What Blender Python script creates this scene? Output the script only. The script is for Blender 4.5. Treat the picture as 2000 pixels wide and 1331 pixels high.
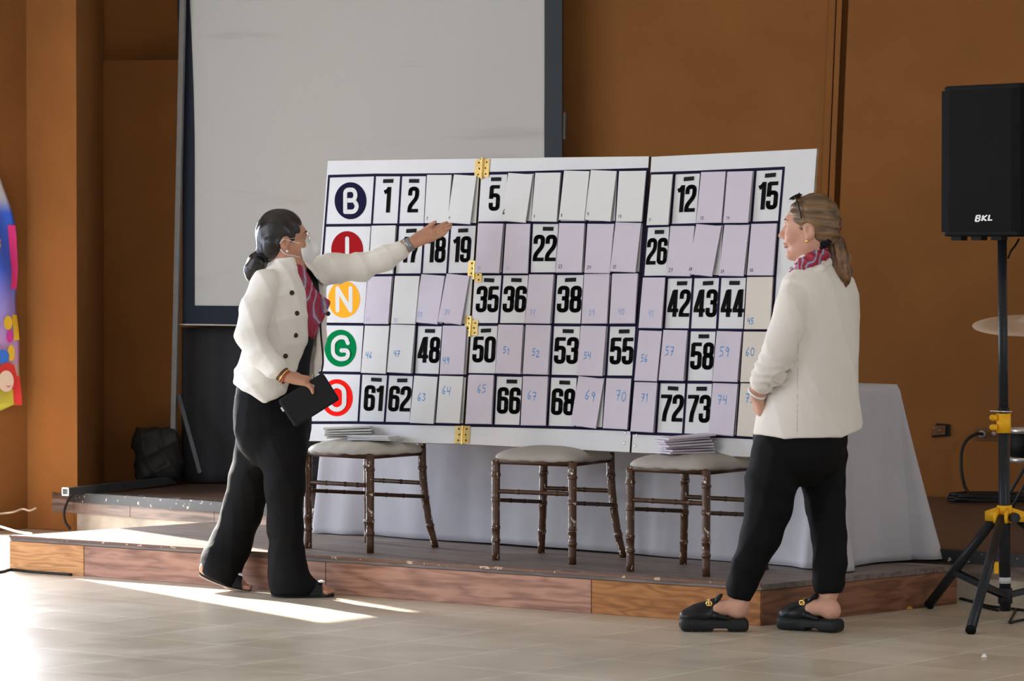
import bpy, math, random
import numpy as np
from mathutils import Vector, Matrix
random.seed(7)
for o in list(bpy.data.objects): bpy.data.objects.remove(o)
SC = bpy.context.scene
COL = SC.collection

# ---------------------------------------------------------------- camera
F = 6600.0                       # focal length for a 2000 px wide frame
HC = 1.41                        # camera height
TH = math.atan(150.0 / F)        # pitch down
CT, ST = math.cos(TH), math.sin(TH)
cam = bpy.data.objects.new('camera', bpy.data.cameras.new('camera'))
COL.objects.link(cam); SC.camera = cam
cam.location = (0, 0, HC); cam.rotation_euler = (math.pi/2 - TH, 0, 0)
cam.data.sensor_width = 36.0; cam.data.lens = F/2000*36.0
cam.data.clip_end = 200
cam.data.dof.use_dof = True; cam.data.dof.focus_distance = 14.2; cam.data.dof.aperture_fstop = 7.0

# ---------------------------------------------------------------- world, sun, added fill lamps
W = bpy.data.worlds.new('daylight'); SC.world = W; W.use_nodes = True
WB = W.node_tree.nodes['Background']
WB.inputs[0].default_value = (0.90, 0.97, 1.08, 1); WB.inputs[1].default_value = 0.58
UA = math.radians(-39.5)                      # direction of the platform front, the tiles and the sunbeam
U = Vector((math.cos(UA), math.sin(UA), 0)); V = Vector((-math.sin(UA), math.cos(UA), 0))
SUN_AZ = math.radians(-57); SUN_EL = math.radians(27)
sd = Vector((math.cos(SUN_AZ)*math.cos(SUN_EL), math.sin(SUN_AZ)*math.cos(SUN_EL), -math.sin(SUN_EL)))
sun = bpy.data.objects.new('sun', bpy.data.lights.new('sun', 'SUN')); COL.objects.link(sun)
sun.data.energy = 26.0; sun.data.angle = math.radians(0.6); sun.data.color = (1.0, 0.93, 0.82)
sun.rotation_euler = sd.to_track_quat('-Z', 'Y').to_euler(); sun.location = (-12, 24, 8)
def area(name, loc, target, sx, sy, power, col=(1, 1, 1)):
    l = bpy.data.objects.new(name, bpy.data.lights.new(name, 'AREA')); COL.objects.link(l)
    l.data.shape = 'RECTANGLE'; l.data.size = sx; l.data.size_y = sy; l.data.energy = power; l.data.color = col
    l.location = loc; l.rotation_euler = (Vector(target)-Vector(loc)).to_track_quat('-Z', 'Y').to_euler()
    return l
area('left_front_fill', (-7.5, 8.5, 2.3), (0.0, 14.0, 1.0), 5.0, 2.6, 230, (0.93, 0.97, 1.03))  # added lamp lighting the board and women from the left; no window is built
area('left_floor_fill', (-5.1, 14.3, 1.25), (-1.2, 12.6, .3), 2.4, 2.2, 150, (0.80, 0.93, 1.14))  # added fill for the left floor; the wall beside it has no opening
area('front_right_fill', (5.5, 5.5, 2.2), (1.3, 14.0, .9), 2.5, 2.0, 90, (1.0, 0.97, 0.94))  # added fill for the right end of the tablecloth; stands at no window
area('doorway_fill', (-3.02, 17.3, 1.2), (-1.4, 11.0, .2), .6, 2.2, 210, (0.90, 0.95, 1.0))  # added lamp for sky light at the assumed doorway, turned to the left floor
SC.view_settings.view_transform = 'Standard'; SC.view_settings.look = 'None'
SC.view_settings.exposure = 0.0; SC.view_settings.gamma = 1.0; SC.view_settings.use_curve_mapping = False

# ---------------------------------------------------------------- measuring helpers
def ray(px, py):
    x = (px-1000.0)/F; u = -(py-665.5)/F
    return Vector((x, CT + u*ST, -ST + u*CT))
def P(px, py, Y):                # the point seen at that place, Y metres away
    d = ray(px, py); t = Y/d.y
    return Vector((d.x*t, Y, HC + d.z*t))
def G(px, py, z=0.0):            # the point seen at that place, at height z
    d = ray(px, py); t = (z-HC)/d.z
    return Vector((d.x*t, d.y*t, z))
def hitp(px, py, p0, n):
    d = ray(px, py); o = Vector((0, 0, HC)); t = (p0-o).dot(n)/d.dot(n)
    return o + d*t

# ---------------------------------------------------------------- materials
def lin(c):
    return tuple(((v/255.0)/12.92 if v/255.0 <= .04045 else ((v/255.0+.055)/1.055)**2.4) for v in c)
MATS = {}
def mat(name, col, rough=.6, var=.0, vscale=8.0, bump=0.0, bscale=40.0, metal=0.0, spec=.22, stretch=None, sheen=0.0, subs=0.0, trans=0.0, dark=None):
    if name in MATS: return MATS[name]
    m = bpy.data.materials.new(name); m.use_nodes = True; nt = m.node_tree; b = nt.nodes['Principled BSDF']
    b.inputs['Base Color'].default_value = (*col, 1); b.inputs['Roughness'].default_value = rough
    b.inputs['Metallic'].default_value = metal; b.inputs['Specular IOR Level'].default_value = spec
    if sheen: b.inputs['Sheen Weight'].default_value = sheen
    if subs:
        b.inputs['Subsurface Weight'].default_value = subs; b.inputs['Subsurface Radius'].default_value = (.012, .005, .003); b.inputs['Subsurface Scale'].default_value = 1.0
    tc = nt.nodes.new('ShaderNodeTexCoord'); mp = nt.nodes.new('ShaderNodeMapping')
    nt.links.new(tc.outputs['Object'], mp.inputs['Vector'])
    if stretch: mp.inputs['Scale'].default_value = stretch
    if var:
        n = nt.nodes.new('ShaderNodeTexNoise'); n.inputs['Scale'].default_value = vscale; n.inputs['Detail'].default_value = 6
        r = nt.nodes.new('ShaderNodeValToRGB'); e = r.color_ramp.elements
        d = dark if dark else tuple(max(0, c*(1-var)) for c in col)
        e[0].position = .32; e[0].color = (*d, 1); e[1].position = .68; e[1].color = (*[min(1, c*(1+var*.6)) for c in col], 1)
        nt.links.new(mp.outputs[0], n.inputs['Vector']); nt.links.new(n.outputs[0], r.inputs[0]); nt.links.new(r.outputs[0], b.inputs['Base Color'])
    if bump:
        n2 = nt.nodes.new('ShaderNodeTexNoise'); n2.inputs['Scale'].default_value = bscale; n2.inputs['Detail'].default_value = 4
        bp = nt.nodes.new('ShaderNodeBump'); bp.inputs['Strength'].default_value = bump; bp.inputs['Distance'].default_value = .02
        nt.links.new(mp.outputs[0], n2.inputs['Vector']); nt.links.new(n2.outputs[0], bp.inputs['Height']); nt.links.new(bp.outputs[0], b.inputs['Normal'])
    MATS[name] = m; return m
def wood(name, ca, cb, ang, rough=.45, wave=7.0, off=(0, 0, 0), bump=.1, knots=True):
    m = bpy.data.materials.new(name); m.use_nodes = True; nt = m.node_tree; b = nt.nodes['Principled BSDF']; b.inputs['Roughness'].default_value = rough; b.inputs['Specular IOR Level'].default_value = .3
    N = nt.nodes.new; L = nt.links.new
    tc = N('ShaderNodeTexCoord'); r0 = N('ShaderNodeMapping'); r0.vector_type = 'POINT'; r0.inputs['Rotation'].default_value = (0, 0, -ang); r0.inputs['Location'].default_value = off
    mp = N('ShaderNodeMapping'); mp.inputs['Scale'].default_value = (.9, 6, 6)
    L(tc.outputs['Object'], r0.inputs[0]); L(r0.outputs[0], mp.inputs[0])
    n1 = N('ShaderNodeTexNoise'); n1.inputs['Scale'].default_value = 1.6; n1.inputs['Detail'].default_value = 3
    L(mp.outputs[0], n1.inputs['Vector'])
    mul = N('ShaderNodeMath'); mul.operation = 'MULTIPLY'; mul.inputs[1].default_value = wave
    L(n1.outputs[0], mul.inputs[0])
    fr = N('ShaderNodeMath'); fr.operation = 'PINGPONG'; fr.inputs[1].default_value = .5; L(mul.outputs[0], fr.inputs[0])
    mp2 = N('ShaderNodeMapping'); mp2.inputs['Scale'].default_value = (2, 60, 60); L(r0.outputs[0], mp2.inputs[0])
    n2 = N('ShaderNodeTexNoise'); n2.inputs['Scale'].default_value = 1.0; n2.inputs['Detail'].default_value = 5; L(mp2.outputs[0], n2.inputs['Vector'])
    ad = N('ShaderNodeMath'); ad.operation = 'ADD'; L(fr.outputs[0], ad.inputs[0]); L(n2.outputs[0], ad.inputs[1])
    rp = N('ShaderNodeValToRGB'); e = rp.color_ramp.elements; e[0].position = .42; e[0].color = (*ca, 1); e[1].position = .95; e[1].color = (*cb, 1)
    L(ad.outputs[0], rp.inputs[0]); L(rp.outputs[0], b.inputs['Base Color'])
    bp = N('ShaderNodeBump'); bp.inputs['Strength'].default_value = bump; bp.inputs['Distance'].default_value = .01; L(n2.outputs[0], bp.inputs['Height']); L(bp.outputs[0], b.inputs['Normal'])
    MATS[name] = m; return m

# ---------------------------------------------------------------- objects
ORG = {}
def thing(name, label, cat, loc, group=None, rotz=0.0):
    o = bpy.data.objects.new(name, None); COL.objects.link(o); o.empty_display_size = .1
    o.location = loc; o.rotation_euler = (0, 0, rotz); o['label'] = label; o['category'] = cat
    if group: o['group'] = group
    ORG[o.name] = Vector(loc); return o
def tag(o, label, cat, group=None):
    o['label'] = label; o['category'] = cat
    if group: o['group'] = group
    return o
def struct(o):
    o['kind'] = 'structure'; return o
def obj(name, vf, m, parent=None, smooth=False, local=False, label=None):
    v, f = vf
    me = bpy.data.meshes.new(name)
    v = np.asarray([tuple(p) for p in v], dtype=np.float64) if not isinstance(v, np.ndarray) else v
    if parent is not None: org = np.zeros(3) if local else np.array(ORG[parent.name])
    else: org = np.array([(v[:, 0].min()+v[:, 0].max())/2, (v[:, 1].min()+v[:, 1].max())/2, v[:, 2].min()])
    if isinstance(f, np.ndarray):
        me.vertices.add(len(v)); me.vertices.foreach_set('co', (v-org).astype(np.float32).ravel())
        nq = len(f); me.loops.add(nq*4); me.loops.foreach_set('vertex_index', f.astype(np.int32).ravel())
        me.polygons.add(nq); me.polygons.foreach_set('loop_start', np.arange(0, nq*4, 4, dtype=np.int32))
        me.update(calc_edges=True); me.validate()
    else:
        me.from_pydata([tuple(p) for p in (v-org)], [], f); me.update()
    if isinstance(m, (list, tuple)):
        for k in m: me.materials.append(k)
    else: me.materials.append(m)
    if smooth: me.polygons.foreach_set('use_smooth', [True]*len(me.polygons))
    o = bpy.data.objects.new(name, me); COL.objects.link(o)
    if parent is not None:
        o.parent = parent; ORG[o.name] = Vector(org) if not local else Vector((0, 0, 0))
    else:
        o.location = org; ORG[o.name] = Vector(org)
    if label: o['label'] = label
    return o
class MB:                        # mesh builder: everything added ends in one mesh
    def __init__(s): s.v = []; s.f = []
    def add(s, v, f):
        n = len(s.v); s.v += [Vector(p) for p in v]; s.f += [tuple(i+n for i in q) for q in f]; return s
    def hexa(s, a):              # 8 corners: bottom 4 (ccw), top 4
        return s.add(a, [(3, 2, 1, 0), (4, 5, 6, 7), (0, 1, 5, 4), (1, 2, 6, 5), (2, 3, 7, 6), (3, 0, 4, 7)])
    def box(s, lo, hi):
        (a, b, c), (d, e, f) = lo, hi
        return s.hexa([(a, b, c), (d, b, c), (d, e, c), (a, e, c), (a, b, f), (d, b, f), (d, e, f), (a, e, f)])
    def obox(s, c, ax, ay, az):  # centre and three half axes
        c = Vector(c); ax = Vector(ax); ay = Vector(ay); az = Vector(az)
        return s.hexa([c-ax-ay-az, c+ax-ay-az, c+ax+ay-az, c-ax+ay-az, c-ax-ay+az, c+ax-ay+az, c+ax+ay+az, c-ax+ay+az])
    def prism(s, pts, h):        # polygon (list of 3D points) pushed along vector h
        n = len(pts); h = Vector(h); pts = [Vector(p) for p in pts]
        return s.add(pts+[p+h for p in pts], [tuple(range(n-1, -1, -1)), tuple(range(n, 2*n))]+[(i, (i+1) % n, n+(i+1) % n, n+i) for i in range(n)])
    def tube(s, pts, r, n=10, closed=False, cap=True):
        pts = [Vector(p) for p in pts]; m = len(pts); rr = r if isinstance(r, (list, tuple)) else [r]*m
        prev = None; rings = []
        for i, p in enumerate(pts):
            if closed: t = pts[(i+1) % m]-pts[i-1]
            else: t = pts[min(i+1, m-1)]-pts[max(i-1, 0)]
            t.normalize()
            if prev is None: a = t.orthogonal().normalized()
            else: a = (prev - t*prev.dot(t)); a = a.normalized() if a.length > 1e-6 else t.orthogonal().normalized()
            prev = a; b = t.cross(a)
            rings.append([p + (a*math.cos(2*math.pi*k/n)+b*math.sin(2*math.pi*k/n))*rr[i] for k in range(n)])
        v = [q for g in rings for q in g]; f = []
        for i in range(m if closed else m-1):
            j = (i+1) % m
            for k in range(n): f.append((i*n+k, i*n+(k+1) % n, j*n+(k+1) % n, j*n+k))
        if cap and not closed: f += [tuple(range(n-1, -1, -1)), tuple((m-1)*n+k for k in range(n))]
        return s.add(v, f)
    def vf(s): return (s.v, s.f)
def spline(pts, n=8, closed=False):
    pts = [Vector(p) for p in pts]; m = len(pts); out = []
    for i in range(m if closed else m-1):
        g = (lambda k: pts[k % m]) if closed else (lambda k: pts[max(0, min(m-1, k))])
        a, b, c, d = g(i-1), g(i), g(i+1), g(i+2)
        for k in range(n):
            t = k/n
            out.append(.5*((2*b)+(c-a)*t+(2*a-5*b+4*c-d)*t*t+(3*b-a-3*c+d)*t**3))
    if not closed: out.append(pts[-1])
    return out
def bevel(o, w, seg=2):
    b = o.modifiers.new('bevel', 'BEVEL'); b.width = w; b.segments = seg; b.limit_method = 'ANGLE'; return o

# ---------------------------------------------------------------- the setting
paint = mat('ochre_wall_paint', (.24, .098, .027), .8, .10, 2.2, .12, 90, spec=.12)
# floor tiles
def floor_mat():
    m = bpy.data.materials.new('beige_floor_tile'); m.use_nodes = True; nt = m.node_tree; b = nt.nodes['Principled BSDF']; N = nt.nodes.new; L = nt.links.new
    tc = N('ShaderNodeTexCoord'); mp = N('ShaderNodeMapping'); mp.vector_type = 'TEXTURE'; a0 = G(216, 1272)
    mp.inputs['Location'].default_value = (a0.x, a0.y, 0); mp.inputs['Rotation'].default_value = (0, 0, math.radians(-37.5))
    L(tc.outputs['Object'], mp.inputs[0])
    br = N('ShaderNodeTexBrick'); br.offset = 0; br.squash = 1; br.inputs['Scale'].default_value = 1
    br.inputs['Brick Width'].default_value = .46; br.inputs['Row Height'].default_value = .49; br.inputs['Mortar Size'].default_value = .006; br.inputs['Mortar Smooth'].default_value = .2
    br.inputs['Color1'].default_value = (.50, .44, .35, 1); br.inputs['Color2'].default_value = (.56, .50, .41, 1); br.inputs['Mortar'].default_value = (.68, .65, .59, 1)
    L(mp.outputs[0], br.inputs[0])
    n = N('ShaderNodeTexNoise'); n.inputs['Scale'].default_value = 3.2; n.inputs['Detail'].default_value = 7; n.inputs['Distortion'].default_value = .8; L(mp.outputs[0], n.inputs['Vector'])
    mx = N('ShaderNodeMix'); mx.data_type = 'RGBA'; mx.blend_type = 'MULTIPLY'; mx.inputs[0].default_value = .55
    rp = N('ShaderNodeValToRGB'); e = rp.color_ramp.elements; e[0].position = .3; e[0].color = (.72, .68, .62, 1); e[1].position = .72; e[1].color = (1.1, 1.08, 1.04, 1)
    L(n.outputs[0], rp.inputs[0]); L(br.outputs[0], mx.inputs[6]); L(rp.outputs[0], mx.inputs[7]); L(mx.outputs[2], b.inputs['Base Color'])
    rr = N('ShaderNodeMapRange'); rr.inputs[3].default_value = .24; rr.inputs[4].default_value = .40; L(n.outputs[0], rr.inputs[0]); L(rr.outputs[0], b.inputs['Roughness'])
    bp = N('ShaderNodeBump'); bp.inputs['Strength'].default_value = .25; bp.inputs['Distance'].default_value = .002; bp.invert = True
    L(br.outputs['Fac'], bp.inputs['Height']); L(bp.outputs[0], b.inputs['Normal'])
    return m
struct(obj('floor', MB().box((-12, -4, -.1), (12, 26, 0)).vf(), floor_mat()))
# wall behind the stage (one plane, a shallow door-like recess at the left)
ZS = .204                                              # stage height
bwL = P(206, 500, 18.75); bwR = P(2000, 500, 17.4)
bd = Vector((bwR.x-bwL.x, bwR.y-bwL.y, 0)).normalized(); bn = Vector((-bd.y, bd.x, 0))     # along, and away from the camera
b0 = Vector((bwL.x, bwL.y, 0)); b1 = b0 + bd*9.0
def onback(px, py, off=0.0): return hitp(px, py, b0 - bn*off, bn)
hz = onback(206, 119).z; hx = onback(352, 500)
mb = MB()
mb.prism([b0-bd*.3, b1, b1+bn*.2, b0-bd*.3+bn*.2], (0, 0, hz))
xs = Vector((onback(360, 60).x, onback(360, 60).y, 0))
mb.prism([xs+Vector((0, 0, hz)), b1+Vector((0, 0, hz)), b1+bn*.2+Vector((0, 0, hz)), xs+bn*.2+Vector((0, 0, hz))], (0, 0, 4.8-hz))
mb.prism([b0-bd*.3+bn*.12+Vector((0, 0, hz)), xs+bn*.12+Vector((0, 0, hz)), xs+bn*.2+Vector((0, 0, hz)), b0-bd*.3+bn*.2+Vector((0, 0, hz))], (0, 0, 4.8-hz))
struct(obj('wall_back', mb.vf(), paint))
# forward pillar at the left, wall that runs from it towards the camera, with an assumed doorway, out of view, that lets the sun in
pc = P(151, 800, 17.72); pl = P(53, 800, 17.95); pr = P(206, 800, 18.8)
pc.z = pl.z = pr.z = 0
mb = MB().prism([pl, pc, pr, pr+Vector((-.75, .25, 0))], (0, 0, 4.8)); pil = struct(obj('wall_pillar', mb.vf(), paint)); bevel(pil, .008)
dirw = -V                                              # towards the camera
wn = Vector((-U.x, -U.y, 0))                           # outwards
def lw(t, z): return pl + dirw*t + Vector((0, 0, z))
mb = MB()
T0, T1, DH = .46, 1.08, 2.45
for (a, b, z0, z1) in ((-.1, T0, 0, 4.8), (T0, T1, DH, 4.8), (T1, 12.0, 0, 4.8)):
    mb.prism([lw(a, z0), lw(b, z0), lw(b, z0)+wn*.18, lw(a, z0)+wn*.18], (0, 0, z1-z0))
struct(obj('wall_left', mb.vf(), paint))
cb_ = [lw(-.2, 4.8), lw(12, 4.8), Vector((12, 3, 4.8)), Vector((12, 22, 4.8)), Vector((-1.5, 21, 4.8))]
plaster = mat('white_ceiling_plaster', (.72, .68, .62), .8, .05, 3)
struct(obj('ceiling', MB().prism(cb_, (0, 0, .2)).vf(), plaster))
# wall strips to the right of the board
def strip(name, xa, xb, ya, yb, xs_bot, depth, m):     # a leaning batten from the top of the frame down
    a = onback(xa, ya); b = onback(xb, ya); c = onback(xb+xs_bot, yb); d = onback(xa+xs_bot, yb)
    e = (a-d)*.2
    return MB().prism([d, c, b+e, a+e], -bn*depth)
mb = strip('', 1622, 1634, 0, 975, -40, .025, 0); struct(obj('trim_1', mb.vf(), paint))
mb = strip('', 1638, 1648, 0, 975, -40, .05, 0); struct(obj('trim_2', mb.vf(), paint))
q0 = onback(1661, 0); q1 = onback(1619, 975)
mb = MB(); a = q0+(q0-q1)*.3
far = b1-Vector((0, 0, 0))
mb.prism([q1, Vector((b1.x, b1.y, q1.z)), Vector((b1.x, b1.y, a.z)), a], -bn*.05)
struct(obj('wall_right', mb.vf(), paint))
# stage: higher floor behind the platform
sL = G(97, 961, ZS); sR = G(2000, 1086, ZS)
se = (sR-sL).normalized(); sn = Vector((-se.y, se.x, 0)); sEnd = sL+se*9.0
plank = wood('dark_stage_planks', (.045, .028, .02), (.115, .07, .05), UA, .4, 9)
tilew = wood('grey_brown_wood_tile', (.10, .075, .065), (.26, .185, .15), UA, .35, 5)
z3 = Vector((0, 0, ZS))
backA = Vector((b0.x, b0.y, 0))-bd*.6+bn*.15; backB = b1+bn*.15
top = [Vector((p.x, p.y, ZS-.03)) for p in (sL, sEnd, backB, backA)]
struct(obj('stage_floor', MB().prism(top, (0, 0, .03)).vf(), plank))
# riser: band of wood-look tiles over an unpainted strip
mb = MB(); seamw = .62
k = 0
while k*seamw < 8.4:
    a = sL+se*(k*seamw+.002); b = sL+se*((k+1)*seamw-.002)
    mb.prism([Vector((p.x, p.y, .1)) for p in (a, b, b+sn*.1, a+sn*.1)], (0, 0, ZS-.1-.028)); k += 1
struct(obj('stage_riser', mb.vf(), tilew))
raw = mat('unpainted_mortar_strip', (.50, .42, .33), .8, .3, 7)
a = sL-se*.18; mb = MB()
mb.prism([Vector((p.x, p.y, 0)) for p in (a+sn*.01, sEnd+sn*.01, sEnd+sn*.15, a+sn*.15)], (0, 0, .1))
struct(obj('baseboard_stage', mb.vf(), raw))
edge = mat('chipped_black_edge', (.02, .02, .022), .5, .3, 30)
def chips(name, base, chip, thr, scale, rough, stretch=(1, 1, 1)):
    m = bpy.data.materials.new(name); m.use_nodes = True; nt = m.node_tree; b = nt.nodes['Principled BSDF']; N = nt.nodes.new; L = nt.links.new
    tc = N('ShaderNodeTexCoord'); mp = N('ShaderNodeMapping'); mp.inputs['Scale'].default_value = stretch; L(tc.outputs['Object'], mp.inputs[0])
    n = N('ShaderNodeTexNoise'); n.inputs['Scale'].default_value = scale; n.inputs['Detail'].default_value = 4; n.inputs['Roughness'].default_value = .6; L(mp.outputs[0], n.inputs['Vector'])
    r = N('ShaderNodeValToRGB'); r.color_ramp.interpolation = 'CONSTANT'; e = r.color_ramp.elements; e[0].position = 0; e[0].color = (*base, 1); e[1].position = thr; e[1].color = (*chip, 1)
    L(n.outputs[0], r.inputs[0]); L(r.outputs[0], b.inputs['Base Color']); b.inputs['Roughness'].default_value = rough
    MATS[name] = m; return m
edge = chips('chipped_black_edge', (.02, .02, .023), (.5, .4, .33), .62, 30, .45)
a = sL+se*.165; mb = MB()
mb.prism([Vector((p.x, p.y, ZS-.046)) for p in (a-sn*.014, sEnd-sn*.014, sEnd+sn*.06, a+sn*.06)], (0, 0, .052))
struct(obj('trim_stage', mb.vf(), edge))

# ---------------------------------------------------------------- platform in front of the stage
ZP = .16
pL = G(20, 1047, ZP); pC = G(1487, 1143, ZP); pE = G(1868, 1105, ZP); pB = pL + (pE-pC)*.98
for p in (pL, pC, pE, pB): p.z = 0
fu = (pC-pL).normalized(); fn = Vector((fu.y, -fu.x, 0)); FA = math.atan2(fu.y, fu.x)
su = (pE-pC).normalized(); sno = Vector((su.y, -su.x, 0)); SA = math.atan2(su.y, su.x)
plat = thing('platform', 'low wooden platform with orange and brown boards in front of the stage', 'platform', (pL+pE)/2)
lam = wood('brown_laminate_top', (.11, .085, .076), (.20, .155, .135), FA, .5, 6)
orn2 = wood('shaded_orange_pine_board', (.24, .09, .022), (.42, .175, .05), FA, .6, 12, (2, 0, 3))  # darker copy of the orange pine: weaker bounce light put into its colour
orng = wood('orange_pine_board', (.42, .18, .06), (.64, .31, .115), FA, .45, 12, (0, 0, 3))  # lighter copy: bounce from the sunlit floor put into its colour
brn = wood('red_brown_board', (.24, .115, .075), (.44, .23, .155), FA, .42, 7)
dkb = wood('dark_brown_side_board', (.13, .055, .03), (.26, .115, .065), SA, .45, 7)
obj('top', MB().prism([p+Vector((0, 0, ZP-.022)) for p in (pL, pC, pE, pB)], (0, 0, .022)).vf(), lam, plat)
tL = (pC-pL).length
def at_front(px): 
    p = hitp(px, 1100, pL, fn); return (p-pL).dot(fu)
cuts = [0, at_front(165), at_front(637), at_front(1156), tL]
for i, m in enumerate((orng, brn, brn, orn2)):
    a = pL+fu*(cuts[i]+.0015); b = pL+fu*(cuts[i+1]-.0015)
    q = obj('front_board', MB().prism([a+fn*.004, b+fn*.004, b-fn*.018, a-fn*.018], (0, 0, ZP-.024)).vf(), m, plat, label=('orange pine front board' if m in (orng, orn2) else 'reddish brown front board')); bevel(q, .002, 1)
a = pC; b = pE
q = obj('side_board', MB().prism([a+sno*.004, b+sno*.004, b-sno*.018, a-sno*.018], (0, 0, ZP-.024)).vf(), dkb, plat, label='dark brown side board'); bevel(q, .002, 1)
lu = (pB-pL).normalized(); ln = Vector((-lu.y, lu.x, 0))
obj('side_board', MB().prism([pL+ln*.004, pB+ln*.004, pB-ln*.018, pL-ln*.018], (0, 0, ZP-.024)).vf(), dkb, plat)
strp = chips('worn_edge_strip', (.16, .075, .04), (.55, .38, .24), .6, 22, .6)
obj('edge_strip', MB().prism([pL+fn*.006+Vector((0, 0, ZP-.008)), pC+fn*.006+Vector((0, 0, ZP-.008)), pC-fn*.02+Vector((0, 0, ZP-.008)), pL-fn*.02+Vector((0, 0, ZP-.008))], (0, 0, .010)).vf(), strp, plat)
# ---------------------------------------------------------------- bingo board: three hinged panels leaning on the chairs
ZB = .617
bA = G(598, 862, ZB); bB = G(1553, 897, .630)
be = (bB-bA).normalized(); bh = Vector((-be.y, be.x, 0)).normalized()          # along; horizontally away from the camera
up0 = P(640, 313, 15.0)
LEAN = math.atan2(.165, 1.24)
bw = (Vector((0, 0, 1))*math.cos(LEAN) + bh*math.sin(LEAN)).normalized()
bnn = be.cross(bw).normalized()                                     # faces the camera
if bnn.y > 0: bnn = -bnn
def B(px, py, off=0.0): return hitp(px, py, bA + bnn*off, bnn)
white = mat('white_board_face', (.66, .66, .665), .7, .03, 5)
whitep = mat('white_paper', (.66, .655, .64), .6, .02, 9)
lav = mat('lavender_paper', (.575, .525, .595), .65, .03, 9)
cream = mat('cream_paper', (.645, .59, .515), .65, .03, 9)
navy = mat('navy_line', (.014, .012, .035), .8, spec=.05)
black = mat('black_print', (.006, .006, .006), .8, spec=.05)
velc = mat('black_velcro', (.012, .012, .013), .9, .3, 200)
edgem = mat('raw_board_edge', (.36, .27, .17), .8, .3, 20)
dkedge = mat('dark_wood_edge', (.05, .03, .02), .8)
brass = mat('brass', (.85, .62, .22), .3, .1, 30, metal=.85)
hole = mat('dark_screw', (.05, .035, .015), .5, metal=.5)
bbase = (bA+bB)/2; bbase.z = ZB
board = thing('bingo_board', 'large white bingo board of three hinged panels leaning on the three chairs', 'board', bbase)
PAN = [
 dict(q=[(640, 313.5), (938.5, 309), (902, 868), (598, 862)],
  v=[[(642.5,344.5),(635,440.5),(627.5,538),(620,633),(612,728),(604,826)],
     [(732.4,342),(726,439.7),(719.6,538),(712,634),(705.6,729.5),(699.7,826)],
     [(783.5,342),(777.6,439.3),(770.7,537.3),(763.6,634),(758,731),(750.8,827)],
     [(834,341.6),(829.3,439),(823,537),(814.7,634.5),(808.5,732.5),(801.4,828)],
     [(886,341.2),(879.3,438.8),(873,536.8),(865.3,635.2),(858,733.7),(852,829)],
     [(934,340),(928.5,438.5),(922,536),(915.5,636),(908.5,734.5),(902,830)]]),
 dict(q=[(941.5, 309), (1268, 305), (1230, 884.5), (905.5, 868.5)],
  v=[[(942,339),(936,435.5),(929.5,535.8),(923,634),(916,731.7),(910,831.3)],
     [(993,338),(988,435.2),(981.5,535.5),(973.9,634.2),(968.8,732.8),(963.6,832.2)],
     [(1045.4,336.8),(1039,435),(1034,535.3),(1026.8,634.4),(1022,734),(1016,833.4)],
     [(1099,335.2),(1092.7,435),(1086.3,535),(1080,634.7),(1074.8,735),(1069,834.8)],
     [(1153,334),(1146.5,435),(1142,534.6),(1135.4,635.2),(1128.6,736),(1123,836.3)],
     [(1208,332.5),(1203,434.6),(1196,534.3),(1189.4,635.3),(1183.4,736.6),(1177.7,838)],
     [(1265.5,330.8),(1257.5,434),(1250.3,534),(1243.2,635.4),(1236.4,737),(1229.5,840)]]),
 dict(q=[(1272, 306), (1596, 290), (1553, 897), (1232.8, 885)],
  v=[[(1272.5,339.4),(1263.5,442),(1255.5,542),(1247.5,644),(1240,746),(1233,846)],
     [(1317.6,338),(1309.5,440.5),(1302.8,541.4),(1296,644.3),(1288,746.4),(1281,848)],
     [(1369.5,336),(1360.8,439),(1354,541),(1347,644.7),(1340.6,746.8),(1333.8,850)],
     [(1421.6,333.6),(1414.8,437.5),(1406.7,540.5),(1400,645.1),(1393,747.2),(1386.5,852)],
     [(1475.6,331.2),(1467.5,436),(1459.4,540),(1453,645.5),(1445.9,747.6),(1439,854)],
     [(1530.5,328.6),(1521.5,434.4),(1514,539.7),(1507.5,646),(1499.5,748),(1491.5,857)]])]
TH_B = .016
panels = []
for k, p in enumerate(PAN):
    q = [B(*c) for c in (p['q'][3], p['q'][2], p['q'][1], p['q'][0])]
    mb = MB(); mb.prism([c-bnn*TH_B for c in q], bnn*TH_B)
    o = obj('panel', mb.vf(), [white, edgem, dkedge], board)
    for i, f in enumerate(o.data.polygons): f.material_index = 1 if i >= 2 else 0
    if k < 2: o.data.polygons[2+1].material_index = 2
    bevel(o, .0015, 1); panels.append(o)

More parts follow.
